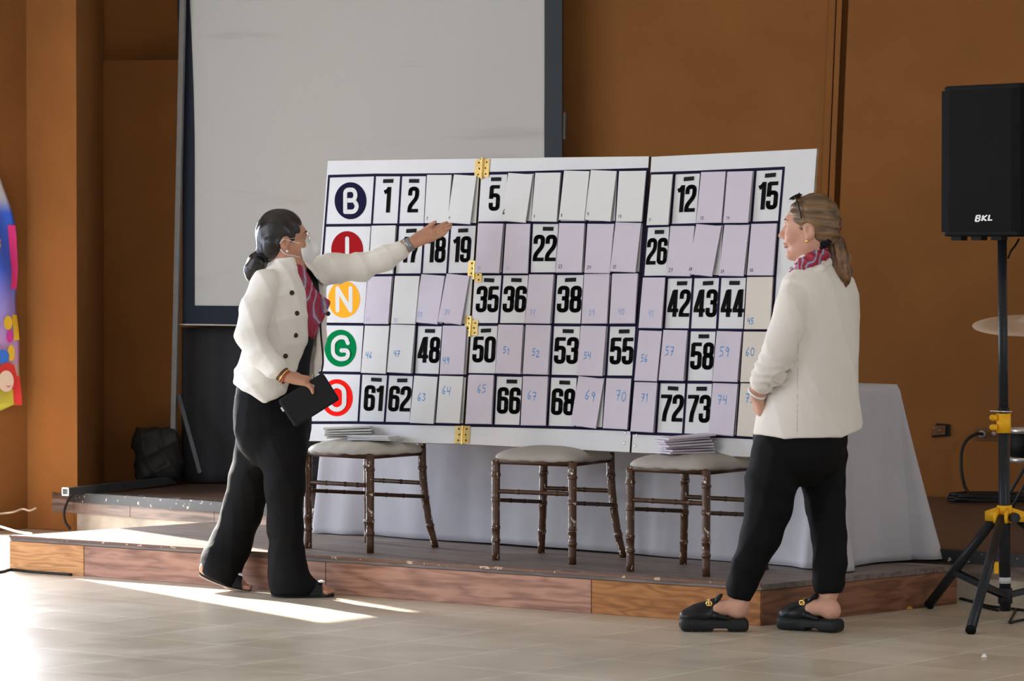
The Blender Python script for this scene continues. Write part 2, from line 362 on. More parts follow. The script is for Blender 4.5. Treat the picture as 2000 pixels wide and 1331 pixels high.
def ribbon(pts, w, closed=False, caps=False):           # flat stroke in 2D: quads plus round joins
    V2, F2 = [], []
    n = len(pts); seg = list(range(n if closed else n-1))
    def disc(c):
        b = len(V2); V2.extend([(c[0]+w/2*math.cos(2*math.pi*i/14), c[1]+w/2*math.sin(2*math.pi*i/14)) for i in range(14)]); F2.append(tuple(range(b, b+14)))
    for i in seg:
        a, b = pts[i], pts[(i+1) % n]; dx, dy = b[0]-a[0], b[1]-a[1]; l = math.hypot(dx, dy) or 1e-9; nx, ny = -dy/l*w/2, dx/l*w/2
        s = len(V2); V2 += [(a[0]+nx, a[1]+ny), (a[0]-nx, a[1]-ny), (b[0]-nx, b[1]-ny), (b[0]+nx, b[1]+ny)]; F2.append((s, s+1, s+2, s+3))
    for i in range(n):
        if closed or caps or 0 < i < n-1: disc(pts[i])
    return V2, F2
def fil(pts, r, closed=False, n=5):                      # round the corners of a polyline
    out = []; m = len(pts)
    for i, p in enumerate(pts):
        if not closed and i in (0, m-1): out.append(p); continue
        a, b = pts[i-1], pts[(i+1) % m]
        da = (a[0]-p[0], a[1]-p[1]); db = (b[0]-p[0], b[1]-p[1]); la, lb = math.hypot(*da), math.hypot(*db); rr = min(r, la*.49, lb*.49)
        s = (p[0]+da[0]/la*rr, p[1]+da[1]/la*rr); e = (p[0]+db[0]/lb*rr, p[1]+db[1]/lb*rr)
        for k in range(n+1):
            t = k/n; out.append(((1-t)**2*s[0]+2*t*(1-t)*p[0]+t*t*e[0], (1-t)**2*s[1]+2*t*(1-t)*p[1]+t*t*e[1]))
    return out
gl, gr, gt, gb, gs = .078, .352, .93, .07, .158
DIG = {'0': [(fil([(gl, gb), (gr, gb), (gr, gt), (gl, gt)], .13, True), True)],
 '1': [([(.255, 0), (.255, 1)], False), ([(.245, .93), (.18, .84), (.07, .79)], False)],
 '2': [(fil([(gl, .66), (gl, gt), (gr, gt), (gr, .58), (gl+.01, .24), (gl, .02)], .13), False), ([(.01, gb), (.42, gb)], False)],
 '3': [(fil([(gl, .69), (gl, gt), (gr, gt), (gr, .54), (.17, .53)], .12), False), (fil([(.17, .53), (gr, .52), (gr, gb), (gl, gb), (gl, .33)], .12), False)],
 '4': [([(.29, 0), (.29, 1)], False), ([(.245, .96), (.075, .28)], False), ([(0, .235), (.43, .235)], False)],
 '5': [([(.40, gt), (gl-.02, gt)], False), ([(gl+.01, gt+.03), (gl, .46)], False), (fil([(gl, .53), (gl+.05, .6), (gr, .6), (gr, gb), (gl, gb), (gl, .31)], .12), False)],
 '6': [(fil([(gr, .7), (gr, gt), (gl, gt), (gl, gb), (gr, gb), (gr, .57), (gl, .57)], .12), False)],
 '7': [([(0, gt), (.43, gt)], False), (fil([(.345, gt), (.345, .84), (.19, .3), (.17, 0)], .1), False)],
 '8': [(fil([(gl+.01, .535), (gr-.01, .535), (gr-.01, gt), (gl+.01, gt)], .12, True), True), (fil([(gl, gb), (gr, gb), (gr, .51), (gl, .51)], .12, True), True)]}
DIG['9'] = [([(.43-x, 1-y) for x, y in pts], c) for pts, c in DIG['6']]
def digits2d(s, gap=.03):
    V2, F2 = [], []; x = 0
    for ch in s:
        x0 = x - (.05 if ch == '1' else 0)
        for pts, c in DIG[ch]:
            v, f = ribbon(pts, gs if len(pts) != 2 or abs(pts[0][1]-pts[1][1]) > .1 else .138, c); n = len(V2)
            V2 += [(a+x0, b) for a, b in v]; F2 += [tuple(i+n for i in q) for q in f]
        x = x0 + (.34 if ch == '1' else .43) + gap
    return V2, F2, x-gap
def cellmap(panel, c, r):                                # (s,t) in the cell -> picture place; t runs downwards
    v = PAN[panel]['v']; a, b, d, e = v[c][r], v[c+1][r], v[c+1][r+1], v[c][r+1]
    return lambda s, t: ((a[0]*(1-s)+b[0]*s)*(1-t)+(e[0]*(1-s)+d[0]*s)*t, (a[1]*(1-s)+b[1]*s)*(1-t)+(e[1]*(1-s)+d[1]*s)*t)
# grid lines, one mesh for each panel
def line3(pts, w, off=.0012):
    mb = MB()
    q = [B(x, y, off) for x, y in pts]
    for a, b in zip(q, q[1:]):
        t = (b-a).normalized(); s = t.cross(bnn)*w/2; e = t*w*.4
        mb.add([a-e-s, b+e-s, b+e+s, a-e+s], [(0, 1, 2, 3)])
    return mb
for k, p in enumerate(PAN):
    mb = MB(); V_ = p['v']
    for r in range(6):
        l = line3([c[r] for c in V_], .0125); mb.add(l.v, l.f)
    for i, c in enumerate(V_):
        if (k == 0 and i == len(V_)-1) or (k == 1 and i == 0): continue
        l = line3(c, .0112, .0014); mb.add(l.v, l.f)
    obj('grid_lines', mb.vf(), navy, panels[k])
OPEN = {1, 2, 5, 12, 15, 17, 18, 19, 22, 26, 35, 36, 38, 42, 43, 44, 48, 50, 53, 55, 58, 61, 62, 66, 68, 72, 73}
def where(n):
    r = (n-1)//15; i = (n-1) % 15
    return (0, i+1, r) if i < 4 else ((1, i-4, r) if i < 10 else (2, i-10, r))
for n in sorted(OPEN):
    k, c, r = where(n); cm = cellmap(k, c, r)
    v2, f2, w = digits2d(str(n)); sc = .515                # height in t units
    su_ = sc*97/51*.98
    s0 = .5 - w*su_/2 + (.02 if n not in (35, 50, 26) else 0)
    verts = [B(*cm(s0+x*su_, .755-y*sc), .0016) for x, y in v2]
    obj('number', (verts, f2), black, panels[k])
    j = random.uniform(-.03, .03); s1 = .56+random.uniform(-.05, .05)
    vv = [B(*cm(s1+a, .125+b+j*a), .001) for a, b in ((-.185, .035), (.185, .035), (.185, -.04), (-.185, -.04))]
    obj('velcro_strip', MB().prism(vv, bnn*.003).vf(), velc, panels[k])
# the letter discs
def disc2(cx, cy, rx, ry, n=48): return [(cx+rx*math.cos(2*math.pi*i/n), cy+ry*math.sin(2*math.pi*i/n)) for i in range(n)]
LET = [('B', 684.6, 392.4, (27, 25, 52)), ('I', 678, 488, (150, 22, 28)), ('N', 671.8, 585, (250, 168, 45)), ('G', 665, 680.6, (0, 120, 66)), ('O', 657.8, 777.3, (236, 28, 20))]
stroke = {'B': [(fil([(.08, 0), (.08, 1), (.52, 1), (.62, .75), (.52, .52), (.1, .52)], .2), False), (fil([(.52, .52), (.7, .26), (.55, 0), (.08, 0)], .22), False)],
 'I': [([(.35, 0), (.35, 1)], False)], 'N': [([(.02, 0), (.02, 1), (.68, 0), (.68, 1)], False)],
 'G': [(fil([(.72, .74), (.62, .98), (.3, 1.02), (-.03, .8), (-.03, .2), (.3, -.02), (.72, .06), (.74, .40), (.4, .40)], .22), False)],
 'O': [(fil([(.02, .12), (.35, -.06), (.68, .12), (.68, .88), (.35, 1.06), (.02, .88)], .2, True), True)]}
for ch, cx, cy, col in LET:
    m = mat('print_'+{'B': 'navy', 'I': 'dark_red', 'N': 'amber', 'G': 'green', 'O': 'red'}[ch], lin(col), .8, spec=.05)
    d = obj('letter_disc', ([B(x, y, .001) for x, y in disc2(cx, cy, 31.2, 36.2)], [tuple(range(48))]), m, panels[0], label='round disc with white letter '+ch)
    mb = MB()
    for pts, c in stroke[ch]:
        v, f = ribbon(pts, .2, c, True)
        sx, sy = (45, 50) if ch != 'O' else (51, 52)
        for kf, q in enumerate(f):
            mb.add([B(cx+(v[i][0]-.35)*sx*.86, cy-(v[i][1]-.5)*sy*.86, .0018+6e-5*kf) for i in q], [tuple(range(len(q)))])
    obj('letter', mb.vf(), whitep, panels[0])
# brass hinges along the first seam
def hinge(lx, ly, rx, ry, w, h, barrel):
    mb = MB(); hm = []; t = .0025
    for (cx, cy, sgn) in ((lx, ly, -1), (rx, ry, 1)):
        if cx is None: continue
        sh = 36/549.0*h                                     # the leaves follow the lean of the seam
        q = [B(cx-w/2-sh/2, cy+h/2, .002), B(cx+w/2-sh/2, cy+h/2, .002), B(cx+w/2+sh/2, cy-h/2, .002), B(cx-w/2+sh/2, cy-h/2, .002)]
        mb.prism(q, bnn*t)
        for kk in (-.33, 0, .33):
            c = B(cx-sh*kk*-1+ (0 if kk else sgn*-1.5), cy+h*kk*-1, .0048); r = .0042
            hm.append([c+be*r*math.cos(a)+bw*r*math.sin(a) for a in [i*math.pi/4 for i in range(8)]])
    x0, y0, x1, y1 = barrel
    mb.tube([B(x0, y0, .006), B(x1, y1, .006)], .0075, 12)
    hg = obj('hinge', mb.vf(), brass, board, label='brass hinge'); [obj('screw', MB().prism(s, bnn*.0008).vf(), hole, hg) for s in hm]
hinge(934.5, 329.5, 949.5, 328.5, 13, 35, (942.8, 308, 940.8, 350))
hinge(921, 524.5, 935.5, 537, 12.5, 30, (928, 510, 925.5, 546))
hinge(914.5, 632, 927.5, 641, 12.5, 29, (920.5, 622, 917.5, 658))
hinge(895.5, 849.5, 911, 849.5, 14, 34, (904.2, 832, 902.2, 868))
# hooks / caps at the second seam
gsc = mat('grey_screw', (.6, .6, .58), .4, metal=.6)
for (x, y) in ((1221, 846), (1219, 866), (1243, 851), (1240, 871)):
    c = B(x, y, .001); r = .007
    obj('screw', MB().add([c+be*r*math.cos(a)+bw*r*math.sin(a) for a in [i*math.pi/5 for i in range(10)]]+[c+bnn*.004], [(i, (i+1) % 10, 10) for i in range(10)]).vf(), gsc, board, True)

# ---------------------------------------------------------------- cards hung over the drawn numbers
HW = {'0': [[(.5, 1), (.1, .75), (.1, .25), (.5, 0), (.9, .25), (.9, .75), (.5, 1)]], '1': [[(.2, .75), (.55, 1), (.5, 0)]],
 '2': [[(.1, .8), (.5, 1), (.85, .75), (.1, .05), (.95, .05)]], '3': [[(.1, .95), (.8, .9), (.4, .55), (.85, .3), (.5, 0), (.1, .1)]],
 '4': [[(.15, 1), (.1, .5), (.85, .5)], [(.85, 1), (.75, 0)]], '5': [[(.9, 1), (.25, 1), (.2, .58), (.75, .55), (.8, .15), (.1, .0)]],
 '6': [[(.7, 1), (.2, .55), (.15, .1), (.6, 0), (.8, .3), (.2, .4)]], '7': [[(.1, .95), (.85, .95), (.4, 0)], [(.25, .5), (.8, .5)]],
 '8': [[(.5, .5), (.15, .75), (.5, 1), (.85, .75), (.15, .25), (.5, 0), (.85, .25), (.5, .5)]], '9': [[(.8, .8), (.4, 1), (.15, .7), (.5, .5), (.8, .8), (.65, 0)]]}
ROT = {4: 4.5, 6: 5, 7: 1, 8: 2.5, 9: 4, 13: 1, 14: 1, 20: 1.2, 24: 1, 25: 2.5, 27: 1.5, 28: 6.5, 29: 2, 30: .5, 33: 4.5, 34: 6.5, 37: .6, 46: 1, 47: 1.5, 54: 1, 56: 1.4, 57: 1, 59: 1.2, 63: 1.5, 64: .8, 65: 0, 69: 6, 70: 1, 71: 1, 74: 1.4, 3: .5, 10: .8, 11: .6}
POS = {3: (.07, .93, .06), 4: (.03, .93, .06), 6: (-.02, .86, .10), 7: (.06, .93, .06), 8: (.05, .93, .06), 9: (.08, .91, .06), 10: (.07, .92, .055), 11: (.07, .92, .055), 13: (.14, .93, .055), 14: (.1, .93, .055),
 20: (.08, .93, .06), 21: (.1, .92, .06), 23: (.08, .91, .07), 24: (.08, .92, .07), 25: (.08, .93, .06), 27: (.08, .92, .08), 28: (.02, .92, .055), 29: (.06, .94, .055), 30: (.08, .93, .06),
 31: (.06, .94, .07), 32: (.08, .95, .07), 33: (.1, .87, .09), 34: (.2, .83, .1), 37: (.15, .82, .1), 39: (.25, .83, .11), 40: (.3, .82, .11), 41: (.36, .77, .12), 45: (.1, .9, .11),
 46: (.12, .68, .12), 47: (.2, .66, .12), 49: (.08, .78, .13), 51: (.24, .58, .13), 52: (.3, .62, .14), 54: (.2, .66, .13), 56: (.18, .62, .14), 57: (.14, .5, .17), 59: (.16, .5, .19), 60: (.12, .48, .16),
 63: (.22, .52, .16), 64: (.14, .38, .17), 65: (.36, .36, .16), 67: (.2, .46, .17), 69: (.36, .44, .19), 70: (.42, .42, .19), 71: (.34, .38, .15), 74: (.24, .40, .17), 75: (.22, .36, .17)}
WHITE = {3, 4, 6, 7, 8, 9, 10, 11, 16, 32, 46, 47, 63, 64}; CREAM = {45, 60, 75}
bluei = mat('pale_blue_ink', (.10, .30, .62), .6); lbl = mat('soft_blue_ink', (.36, .45, .70), .6); blki = mat('black_ink', (.06, .06, .07), .6)
ROWN = ['B', 'I', 'N', 'G', 'O']
HANG = {3: 'right of the uncovered 2, above the pointing hand', 4: 'left of the uncovered 5 by a hinge', 6: 'right of the uncovered 5, tilted', 7: 'second right of the uncovered 5', 8: 'third right of the uncovered 5', 9: 'tilted, fourth right of the uncovered 5', 10: 'at the right end of the middle panel', 11: 'left of the uncovered 12', 13: 'right of the uncovered 12', 14: 'left of the uncovered 15', 16: 'partly behind the outstretched white sleeve',
 20: 'right of the uncovered 19', 21: 'left of the uncovered 22', 23: 'right of the uncovered 22', 24: 'second right of the uncovered 22', 25: 'at the right end of the middle panel', 27: 'right of the uncovered 26', 28: 'hanging crooked, second right of 26', 29: 'third right of the uncovered 26', 30: 'beside the face of the blonde woman'}
CN = {}
for n in range(1, 76):
    if n in OPEN: continue
    k, c, r = where(n); cm = cellmap(k, c, r)
    rot = math.radians(ROT.get(n, random.uniform(-.6, .8))); ca, sa = math.cos(rot), math.sin(rot)
    dx, dy = random.uniform(-.02, .02), random.uniform(-.01, .015)
    if n in (8, 9): dy -= .02; dx += .03
    W_, H_ = .93*51, .965*97
    def place(s, t, off=0.0, cm=cm, ca=ca, sa=sa, dx=dx, dy=dy):
        X = (s-.5)*W_; Y = t*H_                              # turn about the middle of the top edge
        x = X*ca - Y*sa; y = X*sa + Y*ca
        q = cm(.475+dx+x/51, .015+dy+y/97)
        return B(q[0], q[1], .004 + off + .010*t)
    m = whitep if n in WHITE else (cream if n in CREAM else lav)
    cname = 'white' if n in WHITE else ('cream' if n in CREAM else 'lavender')
    if n in HANG: lab = '%s card in the %s row %s' % (cname, ROWN[r], HANG[n])
    else: lab = '%s card with handwritten %d covering a square of the %s row' % (cname, n, ROWN[r])
    mb = MB()
    for (o0, th, e) in ((0.0, .0016, .0), (.0026+.002*(n % 3), .0014, .012)):       # two layers, a little out of line
        q = [place(0, 1-e, o0), place(1-e*1.5, 1-e, o0), place(1-e*1.5, 0, o0), place(0, 0, o0)]
        mb.prism(q, bnn*th); last = o0+th
    if n not in POS and False: pass
    o = obj('number_card', mb.vf(), m); tag(o, lab, 'card', 'cards hung on the bingo board')
    if n in POS:
        s0, t0, hh = POS[n]; mi = blki if r == 0 or n in (23, 24, 25, 27, 28, 29, 30) else (bluei if r >= 3 or n == 45 else lbl)
        mb = MB(); x = s0; wd = hh*97/51*.5; yy = 0
        for ch in str(n):
            for pts in HW[ch]:
                v, f = ribbon([(x+a*wd, t0-b*hh+yy) for a, b in spline2(pts)] if False else [(x+a*wd, t0-b*hh+yy) for a, b in pts], .012 if hh < .09 else .022, False, True)
                v = [(a, b) for a, b in v]
                mb.add([place(a, b, last+.0006) for a, b in v], f)
            x += wd*1.25; yy += (.03 if n in (64, 67, 69, 70, 51, 52) else 0)
        w_ = obj('handwriting', mb.vf(), mi, o); 

# ---------------------------------------------------------------- chairs
chip1 = chips('chipped_brown_paint', (.075, .031, .012), (.72, .64, .54), .62, 55, .3, (1, 1, .55))
frame_m = mat('brown_chair_frame', (.06, .027, .011), .35, .25, 30)
vinyl = mat('off_white_seat_vinyl', (.52, .49, .43), .5, .10, 6, .12, 14)
vinylg = mat('grey_beige_seat_vinyl', (.34, .31, .275), .55, .10, 6, .1, 14)
def bamboo(p0, p1, r0, r1, marks, mid=None):
    mb = MB(); pts = []; rs = []
    p0, p1 = Vector(p0), Vector(p1); ts = sorted(set([0, 1] + [i/12 for i in range(13)] + [m+d for m in marks for d in (-.018, -.012, -.006, .006, .012, .018)]))
    for t in ts:
        if not 0 <= t <= 1: continue
        q = p0.lerp(p1, t)
        if mid: q = q + Vector(mid)*(4*t*(1-t))
        r = r0+(r1-r0)*t
        for m in marks:
            d = abs(t-m)
            if d < .013: r *= 1.16 if d > .004 else .98
        pts.append(q); rs.append(r)
    mb.tube(pts, rs, 14); return mb
def chair(loc, yaw, label, seatm):
    t = thing('banquet_chair', label, 'chair', loc, 'chiavari chairs carrying the bingo board', yaw)
    a = .187
    for s in (-1, 1):
        obj('front_leg', bamboo((s*a, -a, 0), (s*a, -a, .425), .0165, .0185, (.2, .33, .6, .85)).vf(), chip1, t, True, True)
        obj('rear_leg', bamboo((s*.205, .212, 0), (s*.165, .168, .44), .0155, .0185, (.22, .5, .8), (-s*.010, -.012, 0)).vf(), chip1, t, True, True)
        obj('back_post', bamboo((s*.165, .168, .44), (s*.16, .225, .90), .0175, .014, (.3, .6, .85)).vf(), chip1, t, True, True)
        obj('stretcher', bamboo((s*.182, -a, .255), (s*.178, .178, .225), .0085, .0085, (.3, .6)).vf(), frame_m, t, True, True)
    obj('stretcher', bamboo((-a, -a, .292), (a, -a, .292), .0095, .0095, (.3, .6, .8)).vf(), frame_m, t, True, True)
    obj('stretcher', bamboo((-.172, .172, .285), (.172, .172, .285), .0095, .0095, (.3, .6)).vf(), frame_m, t, True, True)
    mb = MB()
    for p, q in (((-a, -a), (a, -a)), ((a, -a), (.165, .168)), ((.165, .168), (-.165, .168)), ((-.165, .168), (-a, -a))):
        mb.tube([(p[0], p[1], .418), (q[0], q[1], .418)], .012, 8)
    obj('seat_frame', mb.vf(), frame_m, t, True, True)
    mb = MB()
    for z, w in ((.60, .011), (.86, .013)): mb.tube([(-.162, .168+.057*(z-.44)/.46, z), (.162, .168+.057*(z-.44)/.46, z)], w, 10)
    for x in (-.1, -.05, 0, .05, .1): mb.tube([(x, .188, .60), (x, .219, .86)], .007, 8)
    obj('backrest', mb.vf(), chip1, t, True, True)
    # cushion: rounded, domed
    vs, fs = [], []; NR, NA = 8, 56
    prof = [(0.0, .484), (.3, .483), (.55, .478), (.75, .470), (.88, .460), (.96, .450), (1.0, .438), (1.0, .430), (.985, .424), (.90, .420)]
    for fr, z in prof:
        for k in range(NA):
            an = 2*math.pi*k/NA; cx, sy = math.cos(an), math.sin(an); n_ = 5.5
            rr = (abs(cx)**n_+abs(sy)**n_)**(-1/n_)
            x = rr*cx*.208*fr; y = rr*sy*.193*fr - .012
            x *= 1 - .05*(y/.2)
            wob = .0022*math.sin(9*an+x*30)*fr*fr
            vs.append((x, y, z+wob))
    for i in range(len(prof)-1):
        for k in range(NA): fs.append((i*NA+k, i*NA+(k+1) % NA, (i+1)*NA+(k+1) % NA, (i+1)*NA+k))
    fs.append(tuple((len(prof)-1)*NA+k for k in range(NA)))
    obj('seat', (vs, fs), seatm, t, True, True)
    return t
def chair_at(px, py, yaw, label, seatm):
    g = G(px, py, ZP); c, s = math.cos(yaw), math.sin(yaw); lx, ly = .187, -.187
    return chair((g.x-(lx*c-ly*s), g.y-(lx*s+ly*c), ZP), yaw, label, seatm)
Y1, Y2, Y3 = math.radians(-41), math.radians(-31.5), math.radians(-38)
ch1 = chair_at(723, 1081, Y1, 'brown wooden chair with white seat holding two card piles beside the dark-haired woman', vinyl)
ch2 = chair_at(1118, 1103, Y2, 'brown wooden chair with empty grey seat under the middle of the bingo board', vinylg)
ch3 = chair_at(1379, 1127, Y3, 'chipped brown wooden chair with grey seat and one card pile beside the standing blonde woman', vinylg)

# ---------------------------------------------------------------- piles of spare cards on the seats
CW, CHT = .105, .205
def pile(ch, cx, cy, ang, n, m, names, step=.0062, th=.0022, tilt=0.0, jit=5.0, seed=0, grp=''):
    rnd = random.Random(seed); yaw = ch.rotation_euler.z; L0 = Vector(ch.location)
    R = Matrix.Rotation(yaw, 3, 'Z')
    z = .482
    for i in range(n):
        a = math.radians(ang + rnd.uniform(-jit, jit)); R2 = Matrix.Rotation(yaw+a, 3, 'Z')
        tl = tilt*(i/(n-1) if n > 1 else 0)
        ax = R2 @ Vector((math.cos(tl), 0, math.sin(tl))); ay = R2 @ Vector((0, 1, 0)); az = ax.cross(ay)
        c = L0 + R @ Vector((cx+rnd.uniform(-.012, .012), cy+rnd.uniform(-.012, .012), 0)) + Vector((0, 0, z + math.sin(abs(tl))*CHT/2 + th/2))
        mb = MB().obox(c, ax*CHT/2, ay*CW/2, az*th/2)
        o = obj('spare_card', mb.vf(), m); tag(o, names(i, n), 'card', grp); z += step
def nm(place, colr):
    def f(i, n):
        w = ['bottom', 'second from bottom', 'third from bottom', 'fourth from bottom', 'fifth from bottom', 'sixth from bottom', 'seventh from bottom']
        s = 'top' if i == n-1 else w[i]
        return '%s card, %s of the %s' % (colr, s, place)
    return f
pile(ch1, -.085, -.035, 40, 5, whitep, nm('taller pile on the chair beside the dark-haired woman', 'white'), .0098, .0072, .04, 7, 1, 'spare cards on the left chair')
pile(ch1, .085, -.055, 12, 3, whitep, nm('low pile on the chair beside the dark-haired woman', 'white'), .0062, .0050, 0, 5, 2, 'spare cards on the left chair')
pile(ch3, -.01, -.055, 60, 7, lav, nm('pile on the chair beside the blonde woman', 'lavender'), .0094, .0072, .07, 8, 5, 'spare cards on the right chair')

# ---------------------------------------------------------------- long table with cloth behind the chairs
cloth = mat('white_tablecloth', (.46, .45, .475), .8, .03, 12, .06, 300)
ti = G(1590, 1123, ZP); tu = Vector((math.cos(math.radians(-41)), math.sin(math.radians(-41)), 0)); tv = Vector((-tu.y, tu.x, 0))
tFR = Vector((1.30, 13.84, 0)); TL, TW, TZ = 2.84, .48, ZP+.742
tbl = thing('folding_table', 'long folding table hidden under the white cloth behind the board', 'table', tFR - tu*TL/2 + tv*TW/2 + Vector((0, 0, ZP)))
grey = mat('grey_table_metal', (.25, .25, .26), .4, metal=.7)
q = [tFR-tu*TL, tFR, tFR+tv*TW, tFR-tu*TL+tv*TW]
obj('tabletop', MB().prism([p+Vector((0, 0, TZ-.034)) for p in q], (0, 0, .03)).vf(), mat('white_table_plastic', (.7, .7, .68), .5), tbl)
for a in (.25, TL-.25):
    for b in (.08, TW-.08):
        p = tFR-tu*a+tv*b; obj('leg', MB().tube([p+Vector((0, 0, ZP)), p+Vector((0, 0, TZ-.034))], .013, 10).vf(), grey, tbl, True)
# cloth: walk round the table edge, let it fall in folds
def cloth_mesh():
    vs, fs = [], []; per = []
    r = .018; segs = [(tFR-tu*TL, tu, TL, -tv), (tFR, tv, TW, tu), (tFR+tv*TW, -tu, TL, tv), (tFR+tv*TW-tu*TL, -tv, TW, -tu)]
    s0 = 0
    for a, d, l, n in segs:
        k = max(8, int(l/.02))
        for i in range(k):
            per.append((a+d*(l*i/k), n, s0+l*i/k, min(i/k*l, l-i/k*l), None))
        s0 += l
        nn = segs[(segs.index((a, d, l, n))+1) % 4][3]
        for i in range(9):                                   # the hanging corner
            t = (i+.5)/9; m = (n*(1-t)+nn*t).normalized(); per.append((a+d*l, m, s0, 0.0, math.sin(math.pi*t)))
    NP = len(per); NT = 26
    rnd = random.Random(3); ph = [rnd.uniform(0, 6.28) for _ in range(8)]
    # top centre ring
    cen = tFR-tu*TL/2+tv*TW/2
    rings = []
    for f in (0, .96): rings.append([(p[0]-cen)*f + cen + Vector((0, 0, TZ+.002)) for p in per])
    for j in range(NT+1):
        t = j/NT; ring = []
        for (p, n, s, e, cor) in per:
            left = max(0, 1-((p-(tFR-tu*TL)).length)/.55)
            right = max(0, 1-((p-tFR).length)/.7)
            fold = (.012*math.sin(s*9+ph[0]) + .009*math.sin(s*17+ph[1]+1.5*t) + .006*math.sin(s*31+ph[2]))*(.35+left*3.0+right*.5)
            fl = .012 + .035*t + fold*t
            if cor is not None: fl += (.02+(.145 if (p-tFR).length < .6 else .05)*cor)*t**1.1
            else: fl += .055*math.exp(-(e/.11)**2)*t
            drop = TZ - (ZP+.0045) - .003*math.sin(s*3+ph[3])
            z = TZ + .002 - min(.012, 1)*0 - drop*t
            if j == 0: fl = .004; z = TZ+.001
            ring.append(Vector((p.x, p.y, 0)) + n*fl + Vector((0, 0, z)))
        rings.append(ring)
    for rg in rings: vs += rg
    for i in range(len(rings)-1):
        for k in range(NP): fs.append((i*NP+k, (i+1)*NP+k, (i+1)*NP+(k+1) % NP, i*NP+(k+1) % NP))
    return vs, fs
tc_ = obj('tablecloth', cloth_mesh(), cloth, None, True); tag(tc_, 'long white tablecloth hanging to the platform behind the chairs', 'tablecloth')
tc_.modifiers.new('thickness', 'SOLIDIFY').thickness = .002

# ---------------------------------------------------------------- projection screen on its stand
fab = mat('screen_fabric', (.66, .66, .64), .7, .04, 1.3)
def screen_mat():
    m = mat('screen_fabric', (1, 1, 1)); nt = m.node_tree; N = nt.nodes.new; L = nt.links.new; b = nt.nodes['Principled BSDF']
    tc = N('ShaderNodeTexCoord'); mp = N('ShaderNodeMapping'); mp.inputs['Scale'].default_value = (.8, .8, 7); L(tc.outputs['Object'], mp.inputs[0])
    n = N('ShaderNodeTexNoise'); n.inputs['Scale'].default_value = 1.1; n.inputs['Detail'].default_value = 5; L(mp.outputs[0], n.inputs['Vector'])
    r = N('ShaderNodeValToRGB'); e = r.color_ramp.elements; e[0].position = .27; e[0].color = (.44, .43, .41, 1); e[1].position = .38; e[1].color = (.50, .50, .485, 1)
    L(n.outputs[0], r.inputs[0]); L(r.outputs[0], b.inputs['Base Color'])
    return m
fab = screen_mat()
navyf = mat('dark_navy_border', (.012, .018, .032), .7)
greyf = mat('dark_grey_border', (.035, .042, .05), .6)
SO = .22                                              # distance in front of the back wall
def S(px, py, o=0.0): return onback(px, py, SO+o)
mL = (S(346, 300)); scr = thing('projection_screen', 'large grey-white projection screen with dark border on a metal stand', 'screen', Vector((onback(700, 600, SO).x, onback(700, 600, SO).y, ZS)))
zt = 3.1
def upto(px, py, z):
    p = S(px, py); return Vector((p.x, p.y, z))
f_ = [S(380.5, 598), S(1063, 604), upto(1064, 0, zt), upto(371, 0, zt)]
# fabric with slightly bowed left edge
mb = MB(); n = 16; Lf, Rt = [], []
for i in range(n+1):
    y = 598-i*(598+160)/n; x = 380.5-9.5*max(0, (300-y)/300)**1.6 if y < 300 else 380.5
    Lf.append(S(x, y)); Rt.append(S(1063+.5*(y < 200), y+6*(y/598 if y > 0 else 0)))
vs = Lf+Rt; mb.add(vs, [(i, n+1+i, n+2+i, i+1) for i in range(n)])
obj('fabric', mb.vf(), fab, scr)
mb = MB(); Lo = []
for i in range(n+1):
    y = 635-i*(635+160)/n; x = 356.5-10.5*max(0, (330-y)/330) if y < 330 else 356.5
    Lo.append(S(x, y, .004))
Li = [p + bn*-.004 for p in Lf]
vs = Lo+Li; mb.add([p for p in vs], [(i, n+1+i, n+2+i, i+1) for i in range(n)])
mb.add([S(356, 634, .004), S(1100, 642, .004), S(1100, 604, .004), S(372, 597, .004)], [(0, 1, 2, 3)])
obj('border', mb.vf(), navyf, scr)
mb = MB(); a = S(1063, 640, .006); b = S(1098, 640, .006); c = upto(1098, 0, zt); d = upto(1064, 0, zt)
mb.prism([a, b, c-bn*.006, d-bn*.006], bn*.03); obj('side_border', mb.vf(), greyf, scr)
obj('gap_strip', MB().prism([S(350, 633, .006), S(1095, 643, .006), S(1095, 645, .006), S(350, 635.2, .006)], bn*.02).vf(), mat('pale_gap_strip', (.55, .53, .5), .6), scr)  # pale strip added for the light line of the gap under the border
steel = mat('grey_painted_steel', (.19, .185, .18), .5, .1, 20)
dsteel = mat('dark_steel_tube', (.045, .047, .05), .5, .1, 20)
def sqtube(mb, a, b, w, side):
    a, b = Vector(a), Vector(b); t = (b-a).normalized(); s = (Vector(side) - t*Vector(side).dot(t)).normalized(); u = t.cross(s)
    mb.hexa([a-s*w-u*w, a+s*w-u*w, a+s*w+u*w, a-s*w+u*w, b-s*w-u*w, b+s*w-u*w, b+s*w+u*w, b-s*w+u*w])
pb = S(337, 938, .05); pb.z = ZS+.01; pt = S(349, 388, .05)
mb = MB(); sqtube(mb, pb, pt + (pt-pb)*.9, .014, bd)
obj('post', mb.vf(), steel, scr, label='grey steel post')
fe = G(128, 961, ZS+.03)
mb = MB(); sqtube(mb, pb+Vector((0, 0, .018)), fe, .019, (0, 0, 1)); obj('foot', mb.vf(), dsteel, scr, label='long dark steel foot tube')
mb = MB(); dfe = (pb-fe).normalized(); sx = dfe.cross(Vector((0, 0, 1))).normalized(); uz = Vector((0, 0, 1))
for k in range(4):
    A_ = [(1, 1), (-1, 1), (-1, -1), (1, -1)]; a, b = A_[k], A_[(k+1) % 4]
    mb.tube([fe+sx*.018*a[0]+uz*.018*a[1]-dfe*.001, fe+sx*.018*b[0]+uz*.018*b[1]-dfe*.001], .0035, 6)
